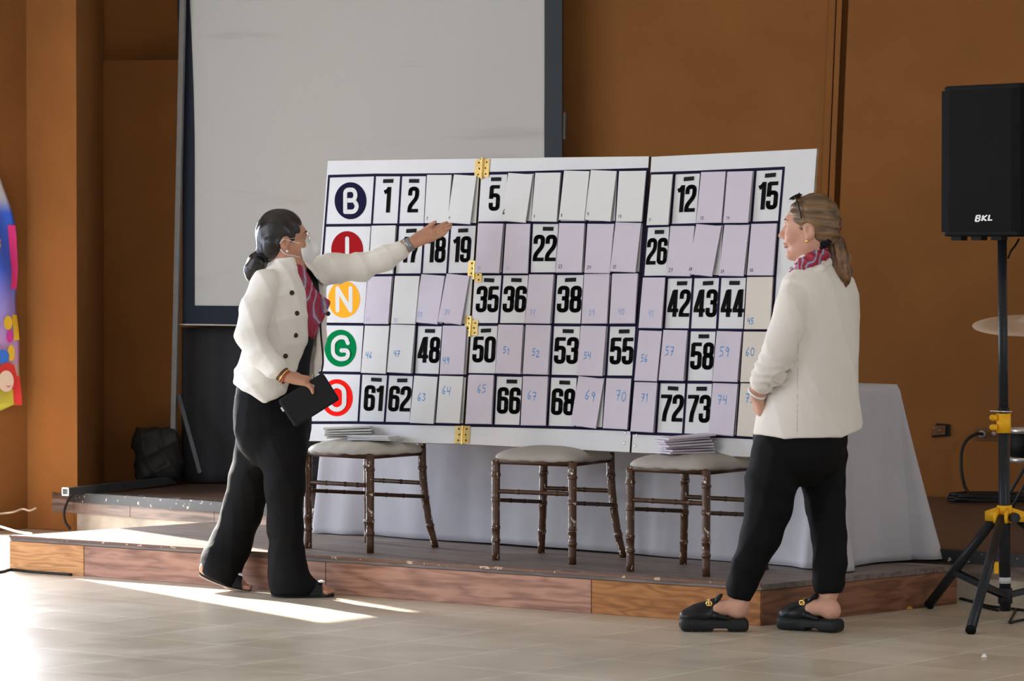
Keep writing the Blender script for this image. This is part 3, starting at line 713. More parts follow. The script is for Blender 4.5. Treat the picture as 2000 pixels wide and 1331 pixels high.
obj('tube_end', mb.vf(), mat('bare_metal_rim', (.8, .78, .75), .4, metal=.3), scr, label='bright cut end of the foot tube')
br0 = S(350, 772, .05); br1 = S(392, 925, .14)
mb = MB(); sqtube(mb, br0, br1, .011, bd); obj('brace', mb.vf(), dsteel, scr)
obj('wall_bracket', MB().prism([S(1099.5, 272, .02), S(1104, 272, .02), S(1105, 220, .02), S(1100.5, 220, .02)], bn*.012).vf(), mat('grey_bracket', (.06, .055, .05), .5), scr, label='small grey bracket')
# backdrop cloth below the screen
bk = mat('black_backdrop_cloth', (.03, .03, .033), .85, .15, 3)
def curtain(x0, x1, ztop, amp, fr, off):
    vs, fs = [], []; n = 120; m = 14; a = onback(x0, 700, off); b = onback(x1, 700, off)
    for j in range(m+1):
        t = j/m; z = ztop + (ZS+.012-ztop)*t
        for i in range(n+1):
            s = i/n; p = a.lerp(b, s); w = amp*(math.sin(s*fr)+.6*math.sin(s*fr*2.3+1))*(.5+.5*t)
            p = p - bn*(w+.02); vs.append(Vector((p.x, p.y, z)))
    for j in range(m):
        for i in range(n): fs.append((j*(n+1)+i, j*(n+1)+i+1, (j+1)*(n+1)+i+1, (j+1)*(n+1)+i))
    return vs, fs
zb = onback(400, 640, .1).z
bc = obj('backdrop_curtain', curtain(359, 1090, zb, .022, 34, .08), bk, None, True); tag(bc, 'black cloth hanging below the projection screen down to the stage', 'curtain')
bc.modifiers.new('thickness', 'SOLIDIFY').thickness = .003
# black bag leaning against the wall behind the post
bag_m = mat('black_nylon', (.022, .021, .02), .55, .3, 5, .5, 9)

# ---------------------------------------------------------------- loudspeaker on a yellow-jointed tripod
blk = mat('black_speaker_plastic', (.006, .006, .006), .6, .1, 60, .1, 200, spec=.12)
grl = mat('black_speaker_grille', (.007, .007, .0075), .7, .3, 260, .2, 420, spec=.06)
SY = 13.4; sc_ = P(1962, 700, SY); sx0, sy0 = sc_.x, SY
zb0 = P(1962, 468, SY).z; zt0 = P(1962, 168, SY).z
nf = Vector((-.72, -.69, 0)).normalized(); sf = Vector((-nf.y, nf.x, 0)); 
if sf.x < 0: sf = -sf                                   # along the front face towards the right
fw = .43; dp = .36
cen = P(1917, 300, SY-.12); cen.z = 0
spk = thing('loudspeaker', 'black loudspeaker box on the tall tripod at the right edge', 'speaker', (sx0, sy0, zb0))
mb = MB()
prof = [(-fw/2, .03), (-fw/2+.03, 0), (fw/2-.03, 0), (fw/2, .03), (fw/2*.72, dp), (-fw/2*.72, dp)]
ring = [cen + sf*a - nf*b for a, b in prof]
mb.prism([p+Vector((0, 0, zb0+.012)) for p in ring], (0, 0, zt0-zb0-.012))
cab = obj('cabinet', mb.vf(), blk, spk); bevel(cab, .012, 3)
mb = MB(); pr2 = [(-fw/2-.001, .045), (-fw/2-.002, .028), (-fw/2+.02, -.006), (-fw/2+.06, -.011), (fw/2-.06, -.011), (fw/2-.02, -.006), (fw/2-.004, .012)]
ro = [cen + sf*a - nf*b for a, b in pr2]
vs = [p+Vector((0, 0, zb0+.03)) for p in ro]+[p+Vector((0, 0, zt0-.02)) for p in ro]; n = len(ro)
g_ = obj('grille', (vs, [(i, i+1, n+i+1, n+i) for i in range(n-1)]), grl, spk, False); g_.modifiers.new('thickness', 'SOLIDIFY').thickness = .004
mb = MB()
for k in range(3): 
    c = cen+sf*(-.15+.1*k)-nf*.05+Vector((0, 0, zb0+.004)); mb.obox(c, sf*.025, nf*.02, Vector((0, 0, .008)))
obj('rubber_foot', mb.vf(), blk, spk)
silver = mat('silver_badge', (.75, .73, .68), .35, metal=.3)
LG = {'B': [([(.05, 0), (.05, 1), (.5, 1), (.58, .78), (.5, .55), (.1, .52)], False), ([(.5, .52), (.62, .28), (.5, 0), (.05, 0)], False)], 'K': [([(.05, 0), (.05, 1)], False), ([(.62, 1), (.12, .45), (.68, 0)], False)], 'L': [([(.05, 1), (.05, .08), (.6, .08)], False)]}
mb = MB(); pn0 = cen+nf*.0125
x = 0
for ch in 'BKL':
    for pts, c in LG[ch]:
        v, f = ribbon(pts, .24, c, False)
        o_ = [hitp(1906+(x+a+.18*b)*13.6-1.5, 432.5-b*11+(-(x+a)*.7), pn0, nf) for a, b in v]; mb.add(o_, f)
    x += .92
obj('badge', mb.vf(), silver, spk, label='silver badge lettering')
yel = mat('yellow_plastic_joint', (.90, .46, .015), .4, .05, 20)
stm = mat('black_powder_coat', (.018, .020, .024), .35, .2, 40)
st = thing('speaker_stand', 'black tripod stand with yellow joints under the loudspeaker', 'stand', (sx0, sy0, 0))
ax_ = lambda z: Vector((P(1957+ (z < 1.3)*0, 700, SY).x + (1.4-z)*.012, SY, z))
obj('pole', MB().tube([ax_(zb0+.05), ax_(.60)], .0185, 20).vf(), stm, st, True)
obj('pole', MB().tube([ax_(.84), ax_(.03)], .0225, 20).vf(), stm, st, True)
def z_at(py): return P(1965, py, SY).z
mb = MB(); mb.tube([ax_(z_at(846)), ax_(z_at(808))], .0285, 20)
for py in (816, 835):
    c = ax_(z_at(py)); mb.tube([c+Vector((-.028, -.008, 0)), c+Vector((-.045, -.008, 0))], [.013, .011], 12); mb.tube([c+Vector((-.045, -.016, 0)), c+Vector((-.045, 0, 0))], .0125, 14)
obj('upper_clamp', mb.vf(), yel, st, True, label='yellow clamp')
c = ax_(z_at(803)); obj('locking_pin', MB().tube([c+Vector((-.057, -.02, 0)), c+Vector((.03, -.025, -.003))], .0028, 8).vf(), mat('chrome', (.8, .8, .8), .2, metal=1.0), st, True, label='chrome locking pin')
hub = ax_(z_at(1005)); feet = [G(1896, 1240, .0), G(1815, 1190, .0)]
ctr = Vector((hub.x, hub.y, 0)); d0 = feet[0]-ctr; d1 = feet[1]-ctr
dirs = [(d0.normalized(), max(.5, d0.length)), (d1.normalized(), d1.length)]
third = (-(d0.normalized()+d1.normalized())).normalized(); dirs.append((third, .52))
mb = MB(); mb.tube([hub+Vector((0, 0, -.032)), hub+Vector((0, 0, .035))], [.034, .03], 20)
for d, r in dirs:
    s = Vector((-d.y, d.x, 0))
    for sg in (-1, 1): mb.hexa([hub+d*.02+s*sg*.018-s*.005+Vector((0, 0, -.03)), hub+d*.085+s*sg*.022-s*.005+Vector((0, 0, -.03)), hub+d*.085+s*sg*.022+s*.005+Vector((0, 0, -.03)), hub+d*.02+s*sg*.018+s*.005+Vector((0, 0, -.03)),
                                hub+d*.02+s*sg*.018-s*.005+Vector((0, 0, .028)), hub+d*.085+s*sg*.022-s*.005+Vector((0, 0, .008)), hub+d*.085+s*sg*.022+s*.005+Vector((0, 0, .008)), hub+d*.02+s*sg*.018+s*.005+Vector((0, 0, .028))])
hb = obj('leg_hub', mb.vf(), yel, st, True, label='yellow leg hub')
kn = hub+Vector((.028, -.04, -.01)); mb = MB(); mb.tube([kn, kn+Vector((.006, -.03, 0))], .021, 8); obj('knob', mb.vf(), stm, hb)
low = ax_(.09)
for k, (d, r) in enumerate(dirs):
    a = hub+d*.05+Vector((0, 0, -.012)); b = ctr+d*r+Vector((0, 0, .018)); mid = a.lerp(b, .62)
    lg = obj('leg', MB().tube([a, b], .0195, 16).vf(), stm, st, True)
    obj('end_cap', MB().tube([b+(b-a).normalized()*-.004, b+(b-a).normalized()*.006], .0208, 16).vf(), blk, lg, True)
    mb = MB(); t_ = (mid-low).normalized(); s = Vector((-d.y, d.x, 0)); u_ = t_.cross(s)
    for sg in (-1, 1): mb.obox((mid+low)/2+s*sg*.014, t_*(mid-low).length/2, s*.002, u_*.011)
    obj('brace', mb.vf(), stm, st)
obj('lower_collar', MB().tube([ax_(.06), ax_(.12)], .029, 18).vf(), stm, st, True)
obj('tape_band', MB().tube([ax_(z_at(1140)), ax_(z_at(1128))], .0235, 18).vf(), mat('grey_tape', (.55, .54, .52), .5), st, True, label='grey tape band')
c = ax_(z_at(1110)); obj('clip', MB().box((c.x-.042, c.y-.01, c.z-.022), (c.x-.026, c.y+.012, c.z+.024)).vf(), yel, st, label='yellow clip')
cb = mat('black_cable_rubber', (.012, .012, .012), .45)
ca = [P(1990, 468, SY+.1), P(1983, 480, SY+.02), P(1974, 492, SY-.02), P(1969, 505, SY-.01)]
w0 = obj('speaker_cable', MB().tube(spline(ca), .0045, 8).vf(), cb, None, True); tag(w0, 'thin black cable looping from the loudspeaker base to its pole', 'cable')

# ---------------------------------------------------------------- drum and cymbal at the right edge, behind the stand
brz = mat('dull_bronze', (.55, .42, .31), .45, .1, 20, metal=.15)
cyc = P(2012, 632, 15.6); cy = thing('cymbal', 'dull bronze cymbal seen edge-on behind the speaker pole', 'cymbal', cyc)
mb = MB(); vs, fs = [], []; prof = [(.265, -.008), (.2, .004), (.1, .014), (.055, .018), (.045, .034), (.0, .04)]; n = 48
for r, z in prof:
    for k in range(n): a = 2*math.pi*k/n; vs.append(cyc+Vector((r*math.cos(a), r*math.sin(a), z+.01*math.cos(a)+.045*math.sin(a)*(r/.265))))
for i in range(len(prof)-1):
    for k in range(n): fs.append((i*n+k, i*n+(k+1) % n, (i+1)*n+(k+1) % n, (i+1)*n+k))
o = obj('plate', (vs, fs), brz, cy, True); o.modifiers.new('thickness', 'SOLIDIFY').thickness = .002
mb = MB(); mb.tube([cyc+Vector((0, 0, -.03)), Vector((cyc.x, cyc.y, ZS+.25))], .011, 10)
for a in (0.3, 2.4, 4.5): mb.tube([Vector((cyc.x, cyc.y, ZS+.3)), Vector((cyc.x+.2*math.cos(a), cyc.y+.2*math.sin(a), ZS+.006))], .008, 8)
obj('stand', mb.vf(), dsteel, cy, True)
dc = P(2020, 900, 15.75); dr = thing('snare_drum', 'black drum with silver hoop at the right edge behind the stand', 'drum', dc)
zt_ = P(2020, 838, 15.75).z; zb_ = P(2020, 900, 15.75).z; R_ = .112
mb = MB(); mb.tube([Vector((dc.x, dc.y, zb_)), Vector((dc.x, dc.y, zt_))], R_, 40); obj('shell', mb.vf(), blk, dr, True)
for z, nm_ in ((zt_-.008, 'hoop'), (zb_+.004, 'hoop')):
    mb = MB(); mb.tube([Vector((dc.x, dc.y, z-.012)), Vector((dc.x, dc.y, z+.012))], R_+.006, 40); obj('hoop', mb.vf(), mat('dull_silver', (.6, .58, .55), .3, metal=.6), dr, True)
mb = MB(); mb.tube([Vector((dc.x, dc.y, zb_)), Vector((dc.x, dc.y, ZS+.2))], .011, 10)
for a in (0.3, 2.4, 4.5): mb.tube([Vector((dc.x, dc.y, ZS+.25)), Vector((dc.x+.16*math.cos(a), dc.y+.16*math.sin(a), ZS+.006))], .008, 8)
obj('stand', mb.vf(), dsteel, dr, True)

# ---------------------------------------------------------------- wall boxes and cables on the right
WO = .05
def RW(px, py, o=0.0): return onback(px, py, WO+o)
jb = thing('junction_box', 'broken open electrical box in the wall right of the tablecloth', 'socket', RW(1838, 852))
obj('box_rim', MB().prism([RW(1820, 855, .002), RW(1856, 852, .002), RW(1856, 829, .002), RW(1829, 827, .002)], -bn*.006).vf(), mat('black_box_rim', (.012, .01, .01), .7), jb)
obj('socket_insert', MB().prism([RW(1822, 851, .009), RW(1846, 849, .009), RW(1847, 832, .009), RW(1823, 832, .009)], -bn*.008).vf(), mat('scorched_brown_insert', (.15, .07, .03), .6, .4, 60), jb)
mb = MB()
for x, y in ((1822, 838), (1834, 843)): mb.tube([RW(x-1, y, .016), RW(x+2, y-2, .026), RW(x+4, y+1, .02)], .003, 6)
obj('copper_wire', mb.vf(), mat('copper', (.7, .4, .25), .4, metal=.8), jb, True)
ol = thing('wall_outlet', 'brown double wall outlet with a black plug beside the tripod pole', 'outlet', RW(1930, 860))
obj('cover_plate', MB().prism([RW(1905, 860, 0), RW(1962, 860, 0), RW(1962, 836, 0), RW(1905, 836, 0)], -bn*.008).vf(), mat('brown_plate', (.16, .075, .03), .5), ol)
mb = MB(); c = RW(1941, 848, .008); mb.tube([c, c-bn*.006], .012, 14); obj('receptacle', mb.vf(), mat('beige_receptacle', (.45, .35, .28), .5), ol, True)
pg = thing('power_cable', 'thick black power cable from the wall outlet down to a coil on the stage', 'cable', RW(1918, 848))
mb = MB(); c = RW(1919, 848, .008); mb.tube([c, c-bn*.035], .019, 16); obj('plug', mb.vf(), mat('grey_plug', (.30, .27, .28), .4), pg, True, label='grey round plug')
e0 = RW(1919, 848, .045); pts = [e0, RW(1905, 849, .09), RW(1887, 862, .12), RW(1878, 885, .14), RW(1878, 920, .16), RW(1884, 950, .22)]
cl = G(1940, 978, ZS+.01); k = P(1893, 963, cl.y-.02); k.z = ZS+.03; pts.append(k)
for i in range(70):
    a = math.radians(150+i*22); r = .205 + .02*math.sin(i*1.7); pts.append(Vector((cl.x+r*math.cos(a), cl.y+.12*math.sin(a), ZS+.012+.00045*i)))
obj('lead', MB().tube(spline(pts, 5), .0085, 8).vf(), cb, pg, True)
def cable(pix, r, label, z=None, m=cb, name='floor_cable'):
    o = obj(name, MB().tube(spline([G(x, y, h+r) for x, y, h in pix], 8), r, 8).vf(), m, None, True); return tag(o, label, 'cable')
cable([(1700, 1183, 0), (1790, 1172, 0), (1860, 1167, 0), (1925, 1183, 0), (1962, 1188, 0), (2030, 1196, 0)], .0055, 'black cable lying along the floor by the platform end, under the tripod legs')
cable([(1876, 1147, .0), (1893, 1156, 0), (1904, 1172, 0), (1915, 1184, 0), (1950, 1193, 0)], .005, 'short black cable curving from the stage edge behind the tripod legs')
cable([(1985, 1190, .0), (1976, 1208, 0), (1972, 1217, 0), (1985, 1214, 0), (2010, 1209, 0)], .005, 'black cable loop on the floor right of the tripod pole')
cable([(-60, 1124, 0), (0, 1118, 0), (22, 1113, 0), (60, 1117, 0), (140, 1123, 0)], .006, 'black cable on the floor at the left end of the platform')
# left: black cable hanging off the stage edge, white cables on the wall
o = obj('stage_cable', MB().tube(spline([G(152, 962, ZS+.01), G(146, 965, ZS+.004), P(133, 978, (sL+se*.12).y-.09), P(125.5, 1000, (sL+se*.1).y-.11), P(128, 1020, (sL+se*.1).y-.12), P(137, 1034, (sL+se*.12).y-.12)], 8), .0068, 8).vf(), cb, None, True)
tag(o, 'black cable drooping from the foot tube over the stage edge', 'cable')
wc = mat('dusty_white_cable', (.70, .58, .46), .6)
o = obj('wall_cable', MB().tube(spline([P(-120, 1012, 17.0), P(-40, 1008, 17.5), P(0, 1004, 17.72), P(25, 1001, 17.75), P(44, 995, 17.8), P(58, 998, 17.78), P(70, 993, 17.8)], 8), .0055, 8).vf(), wc, None, True)
tag(o, 'dusty white cable strung along the left wall above the floor', 'cable')
o = obj('wall_cable', MB().tube(spline([P(-60, 1010, 17.3), P(0, 1029, 17.4), P(20, 1035, 17.35), P(38, 1040, 17.3), P(62, 1043, 17.2)], 8), .006, 8).vf(), wc, None, True)
tag(o, 'dusty white cable sagging to the floor at the left wall', 'cable')
# scraps on the floor
pap = mat('white_scrap', (.8, .78, .72), .7); orp = mat('orange_scrap', (.6, .3, .08), .7)
for (x, y, w, m, lab) in ((1921, 1285, .011, pap, 'tiny white paper scrap on the floor in front of the tripod'), (1774, 1191, .018, orp, 'tiny orange wrapper scrap on the floor beside the platform')):
    g = G(x, y, 0); o = obj('paper_scrap', MB().add([g+Vector((-w, -w*.7, .001)), g+Vector((w, -w, .002)), g+Vector((w*.8, w, .012)), g+Vector((-w*.3, w*.8, .004)), g+Vector((0, 0, .014))], [(0, 1, 4), (1, 2, 4), (2, 3, 4), (3, 0, 4)]).vf(), m); tag(o, lab, 'scrap')

# ---------------------------------------------------------------- party banner on the left wall
bp0 = lw(0, 0) - wn*.04
def BW(px, py, o=0.0): return hitp(px, py, bp0 - wn*o, wn)
RE = [(0, 345), (6, 366), (12, 388), (20, 412), (28, 438), (33, 460), (35, 485), (35.5, 530), (34, 572), (34, 620), (35, 660), (36, 700), (38, 735), (41, 775), (42, 794), (36, 800), (20, 802), (0, 803)]
bz = BW(0, 803); bnr = thing('party_banner', 'blue printed party banner with balloons hanging at the left edge', 'banner', bz)
TB = lw(.40, 0)                                         # how far the banner runs along the wall
def edge_x(y):
    for (x0, y0), (x1, y1) in zip(RE, RE[1:]):
        if y0 <= y <= y1 and y1 > y0: return x0+(x1-x0)*(y-y0)/(y1-y0)
    return 42
def ban(frac, y, off=0.0):                              # frac 0 = right edge, 1 = far (left) end
    p = BW(edge_x(y), y, off); e = Vector((TB.x, TB.y, p.z)) - wn*(.04+off)
    return p.lerp(e, frac) - wn*(.008*math.sin(frac*9+y*.02)+.006*math.sin(y*.05))
def sheet(y0, y1, f0, f1, off, ny=24, nx=14):
    vs = [ban(f0+(f1-f0)*i/nx, y0+(y1-y0)*j/ny, off) for j in range(ny+1) for i in range(nx+1)]
    return vs, [(j*(nx+1)+i, j*(nx+1)+i+1, (j+1)*(nx+1)+i+1, (j+1)*(nx+1)+i) for j in range(ny) for i in range(nx)]
bmt = bpy.data.materials.new('printed_banner_vinyl'); bmt.use_nodes = True; nt = bmt.node_tree
tc = nt.nodes.new('ShaderNodeTexCoord'); sep = nt.nodes.new('ShaderNodeSeparateXYZ'); rp = nt.nodes.new('ShaderNodeValToRGB'); mr = nt.nodes.new('ShaderNodeMapRange')
mr.inputs[1].default_value = 0; mr.inputs[2].default_value = 1.24
nt.links.new(tc.outputs['Object'], sep.inputs[0]); nt.links.new(sep.outputs[2], mr.inputs[0]); nt.links.new(mr.outputs[0], rp.inputs[0]); nt.links.new(rp.outputs[0], nt.nodes['Principled BSDF'].inputs['Base Color'])
e = rp.color_ramp.elements; e[0].position = 0; e[0].color = (.62, .6, .08, 1); e[1].position = 1; e[1].color = (.6, .55, .5, 1)
for p_, c_ in ((.10, (.7, .62, .1)), (.22, (.62, .35, .62)), (.42, (.35, .28, .75)), (.6, (.05, .13, .72)), (.84, (.04, .13, .70)), (.9, (.45, .45, .55))):
    k_ = e.new(p_); k_.color = (*c_, 1)
nt.nodes['Principled BSDF'].inputs['Roughness'].default_value = .4
o = obj('sheet', sheet(345, 803, 0, 1, 0), bmt, bnr, True); o.modifiers.new('thickness', 'SOLIDIFY').thickness = .002
def flat(name, pts, m, off, lab=None):                  # printed shape: picture outline laid on the banner
    v = [BW(x, y, off) for x, y in pts]; o = obj(name, (v, [tuple(range(len(v)))]), m, bnr); 
    if lab: o['label'] = lab
pk = mat('pink_print', (.75, .05, .25), .4); ye = mat('yellow_print', (.85, .55, .05), .4); bl = mat('blue_print', (.05, .2, .75), .4); rd = mat('red_hair_print', (.70, .05, .05), .4); sk = mat('cream_face_print', (.85, .68, .55), .4); mg = mat('magenta_print', (.65, .05, .35), .4); dk = mat('dark_print', (.03, .02, .03), .4)
obj('pink_edge', sheet(440, 565, 0, .16, .004, 10, 4), pk, bnr, True, label='pink band along the edge')
obj('yellow_edge', sheet(615, 665, 0, .14, .004, 8, 4), ye, bnr, True, label='yellow patch along the edge')
obj('red_edge', sheet(735, 792, 0, .16, .004, 8, 4), rd, bnr, True, label='red patch along the edge')
obj('balloon', ([BW(x, y, .022) for x, y in disc2(16, 631, 8.5, 14, 24)], [tuple(range(24))]), ye, bnr, label='yellow balloon')
obj('balloon', ([BW(x, y, .023) for x, y in disc2(19, 657, 6.5, 13, 24)], [tuple(range(24))]), mg, bnr, label='magenta balloon')
obj('balloon', ([BW(x, y, .024) for x, y in disc2(6, 697, 12, 14, 24)], [tuple(range(24))]), bl, bnr, label='blue balloon')
obj('balloon', ([BW(x, y, .022) for x, y in disc2(22, 690, 7, 16, 24)], [tuple(range(24))]), ye, bnr, label='yellow balloon')
flat('printed_hair', [(-4, 760), (-4, 725), (4, 712), (16, 708), (28, 714), (33, 735), (32, 760)], rd, .026)
flat('printed_face', disc2(12, 745, 15, 21, 24), sk, .028)
flat('printed_smile', [(10, 753), (16, 757), (24, 753), (16, 755)], rd, .030)
v, f = ribbon(fil([(1, 0), (.5, -.1), (0, .2), (.2, .45), (.8, .55), (1, .85), (.5, 1.1), (0, .95)], .3), .3, False, True)
obj('letter', ([BW(-2+3.5*a, 470+12*b, .02) for a, b in v], f), ye, bnr, label='yellow letter s')
# ---------------------------------------------------------------- organic shapes: distance fields turned into one closed mesh
def npv(p): return np.array([p[0], p[1], p[2]], dtype=np.float32)
class Field:
    def __init__(s): s.pr = []; s.warp = None
    def _add(s, fn, lo, hi, op, k): s.pr.append((fn, np.array(lo, dtype=np.float64), np.array(hi, dtype=np.float64), op, k)); return s
    def cone(s, a, b, ra, rb, k=.02, op='u', sq=None):       # tapered capsule; sq=(axis, factor): flatten along an axis
        a, b = npv(a), npv(b); ab = b-a; L2 = float(ab.dot(ab)) or 1e-9
        ax, fq = (npv(Vector(sq[0]).normalized()), sq[1]) if sq else (None, 1)
        def fn(X, Y, Z):
            dx, dy, dz = X-a[0], Y-a[1], Z-a[2]
            t = np.clip((dx*ab[0]+dy*ab[1]+dz*ab[2])/L2, 0, 1)
            qx, qy, qz = dx-t*ab[0], dy-t*ab[1], dz-t*ab[2]
            if ax is not None:
                h = (qx*ax[0]+qy*ax[1]+qz*ax[2])*(1/fq-1); qx = qx+h*ax[0]; qy = qy+h*ax[1]; qz = qz+h*ax[2]
                return (np.sqrt(qx*qx+qy*qy+qz*qz)-(ra+t*(rb-ra)))*min(1, fq)
            return np.sqrt(qx*qx+qy*qy+qz*qz)-(ra+t*(rb-ra))
        r = max(ra, rb)*max(1, fq); lo = np.minimum(a, b)-r; hi = np.maximum(a, b)+r
        return s._add(fn, lo, hi, op, k)
    def chain(s, pts, rs, k=.02, op='u', sq=None):
        for i in range(len(pts)-1): s.cone(pts[i], pts[i+1], rs[i], rs[i+1], k, op, sq)
        return s
    def ell(s, c, r, M=None, k=.02, op='u'):                  # ellipsoid; M = 3 axis vectors
        c = npv(c); A = [npv(v) for v in M] if M else [np.array(v, dtype=np.float32) for v in ((1, 0, 0), (0, 1, 0), (0, 0, 1))]
        def fn(X, Y, Z):
            dx, dy, dz = X-c[0], Y-c[1], Z-c[2]
            u = [dx*a[0]+dy*a[1]+dz*a[2] for a in A]
            k0 = np.sqrt((u[0]/r[0])**2+(u[1]/r[1])**2+(u[2]/r[2])**2); k1 = np.sqrt((u[0]/r[0]**2)**2+(u[1]/r[1]**2)**2+(u[2]/r[2]**2)**2)+1e-9
            return k0*(k0-1)/k1
        e = sum(np.abs(A[i])*r[i] for i in range(3))
        return s._add(fn, c-e, c+e, op, k)
    def box(s, c, h, M, rad=.005, k=.005, op='u'):
        c = npv(c); A = [npv(v) for v in M]
        def fn(X, Y, Z):
            dx, dy, dz = X-c[0], Y-c[1], Z-c[2]
            q = [np.abs(dx*a[0]+dy*a[1]+dz*a[2])-h[i]+rad for i, a in enumerate(A)]
            o = np.sqrt(np.maximum(q[0], 0)**2+np.maximum(q[1], 0)**2+np.maximum(q[2], 0)**2)
            return o+np.minimum(np.maximum(np.maximum(q[0], q[1]), q[2]), 0)-rad
        e = sum(np.abs(A[i])*h[i] for i in range(3))
        return s._add(fn, c-e, c+e, op, k)
    def rings(s, R, k=.02, op='u', n_=2.3):                    # stacked cross-sections: (z, cx, cy, half width, half depth, yaw)
        R = sorted(R); zs = np.array([r[0] for r in R]); C = np.array(R)
        def fn(X, Y, Z):
            zc = np.clip(Z, zs[0], zs[-1]); f = [np.interp(zc, zs, C[:, i]) for i in range(1, 6)]
            dx, dy = X-f[0], Y-f[1]; c, s_ = np.cos(f[4]), np.sin(f[4])
            u, v = dx*c+dy*s_, -dx*s_+dy*c
            q = (np.abs(u/f[2])**n_+np.abs(v/f[3])**n_)**(1/n_)
            d = (q-1)*np.minimum(f[2], f[3])
            dz = np.maximum(zs[0]-Z, Z-zs[-1])
            return np.maximum(d, dz)
        m = max(max(r[3], r[4]) for r in R)
        return s._add(fn, (C[:, 1].min()-m, C[:, 2].min()-m, zs[0]), (C[:, 1].max()+m, C[:, 2].max()+m, zs[-1]), op, k)
    def fn(s, f, lo, hi, op='u', k=.01): return s._add(f, lo, hi, op, k)
    def value(s, X, Y, Z, lo=None, hi=None):
        D = np.full(np.broadcast(X, Y, Z).shape, 1.0, dtype=np.float32)
        for f, a, b, op, k in s.pr:
            if lo is not None and op in 'us':
                m = k+.02
                if (a-m > hi).any() or (b+m < lo).any(): continue
            d = f(X, Y, Z)
            if op == 'u':
                h = np.clip(.5+.5*(D-d)/k, 0, 1); D = D*(1-h)+d*h-k*h*(1-h)
            elif op == 's':
                h = np.clip(.5-.5*(D+d)/k, 0, 1); D = D*(1-h)-d*h+k*h*(1-h)
            elif op == 'i':
                h = np.clip(.5-.5*(d-D)/k, 0, 1); D = d*(1-h)+D*h+k*h*(1-h)
            elif op == 'w': D = D+d                            # displacement
        return D
    def mesh(s, h, Bn=36):
        us = [p for p in s.pr if p[3] == 'u']
        lo = np.min([p[1] for p in us], axis=0)-.03; hi = np.max([p[2] for p in us], axis=0)+.03
        n = np.ceil((hi-lo)/h).astype(int)+2; S_ = n+4
        ids, pos, quads = [], [], []
        cid = lambda i, j, k: ((i+1)*int(S_[1])+(j+1))*int(S_[2])+(k+1)
        for bi in range(0, n[0], Bn):
            for bj in range(0, n[1], Bn):
                for bk in range(0, n[2], Bn):
                    i0 = np.array([bi, bj, bk]); i1 = np.minimum(i0+Bn, n)
                    a = lo+(i0-1)*h; b = lo+(i1+1)*h
                    if not any(not ((p[1]-.03 > b).any() or (p[2]+.03 < a).any()) for p in us): continue
                    ax = [np.arange(i0[d]-1, i1[d]+1) for d in range(3)]
                    X, Y, Z = [g.astype(np.float32) for g in np.meshgrid(*[lo[d]+ax[d]*h for d in range(3)], indexing='ij')]
                    D = s.value(X, Y, Z, a, b); N = D < 0
                    if N.all() or not N.any(): continue
                    c8 = [N[x:N.shape[0]-1+x, y:N.shape[1]-1+y, z:N.shape[2]-1+z] for x in (0, 1) for y in (0, 1) for z in (0, 1)]
                    sm = sum(c.astype(np.int8) for c in c8); I, J, K = np.nonzero((sm > 0) & (sm < 8))
                    if not len(I): continue
                    v8 = {(x, y, z): D[I+x, J+y, K+z] for x in (0, 1) for y in (0, 1) for z in (0, 1)}
                    acc = np.zeros((len(I), 3)); cnt = np.zeros(len(I))
                    for d in range(3):
                        for u in (0, 1):
                            for w in (0, 1):
                                o = [u, w]; o.insert(d, 0); e = list(o); e[d] = 1
                                A, B_ = v8[tuple(o)], v8[tuple(e)]; m = (A < 0) != (B_ < 0)
                                t = np.where(m, A/np.where(m, A-B_, 1), 0)
                                q = np.array(o, dtype=float)[None].repeat(len(I), 0); q[:, d] = t
                                acc += q*m[:, None]; cnt += m
                    g = np.stack([I, J, K], 1)+(i0-1)
                    pos.append(lo+h*(g+acc/cnt[:, None])); ids.append(cid(g[:, 0], g[:, 1], g[:, 2]))
                    for d in range(3):
                        e1, e2 = (d+1) % 3, (d+2) % 3
                        sl = [slice(1, -1)]*3; sh = list(sl); sh[d] = slice(2, None)
                        A, B_ = N[tuple(sl)], N[tuple(sh)]
                        q = np.stack(np.nonzero(A != B_), 1)
                        if not len(q): continue
                        ins = A[q[:, 0], q[:, 1], q[:, 2]]; q = q+i0
                        d1 = np.zeros(3, int); d1[e1] = 1; d2 = np.zeros(3, int); d2[e2] = 1
                        cs = [q-d1-d2, q-d2, q, q-d1]
                        f = np.stack([cid(c[:, 0], c[:, 1], c[:, 2]) for c in cs], 1)
                        f[~ins] = f[~ins][:, ::-1]; quads.append(f)
        ids = np.concatenate(ids); pos = np.concatenate(pos); f = np.concatenate(quads)
        u, ix = np.unique(ids, return_index=True)
        fi = np.searchsorted(u, f); fi = np.minimum(fi, len(u)-1)
        ok = (u[fi] == f).all(1)
        return pos[ix], fi[ok]
def poly_prism(pix, Yd, axis_keep=None):                      # signed distance to a picture outline, pushed straight back in depth
    pts = [(P(x, y, Yd).x, P(x, y, Yd).z) for x, y in pix]
    def d2(X, Z):
        n = len(pts); d = np.full(X.shape, 1e9, dtype=np.float32); s = np.ones(X.shape, dtype=np.float32)
        for i in range(n):
            (ax, az), (bx, bz) = pts[i], pts[i-1]
            ex, ez = bx-ax, bz-az; wx, wz = X-ax, Z-az
            t = np.clip((wx*ex+wz*ez)/(ex*ex+ez*ez), 0, 1); d = np.minimum(d, (wx-t*ex)**2+(wz-t*ez)**2)
            c1, c2, c3 = Z >= az, Z < bz, ex*wz > ez*wx
            s = np.where((c1 & c2 & c3) | (~c1 & ~c2 & ~c3), -s, s)
        return s*np.sqrt(d)
    return d2
skin = mat('skin_tan', (.52, .27, .175), .5, .06, 30, .03, 300, subs=.12)
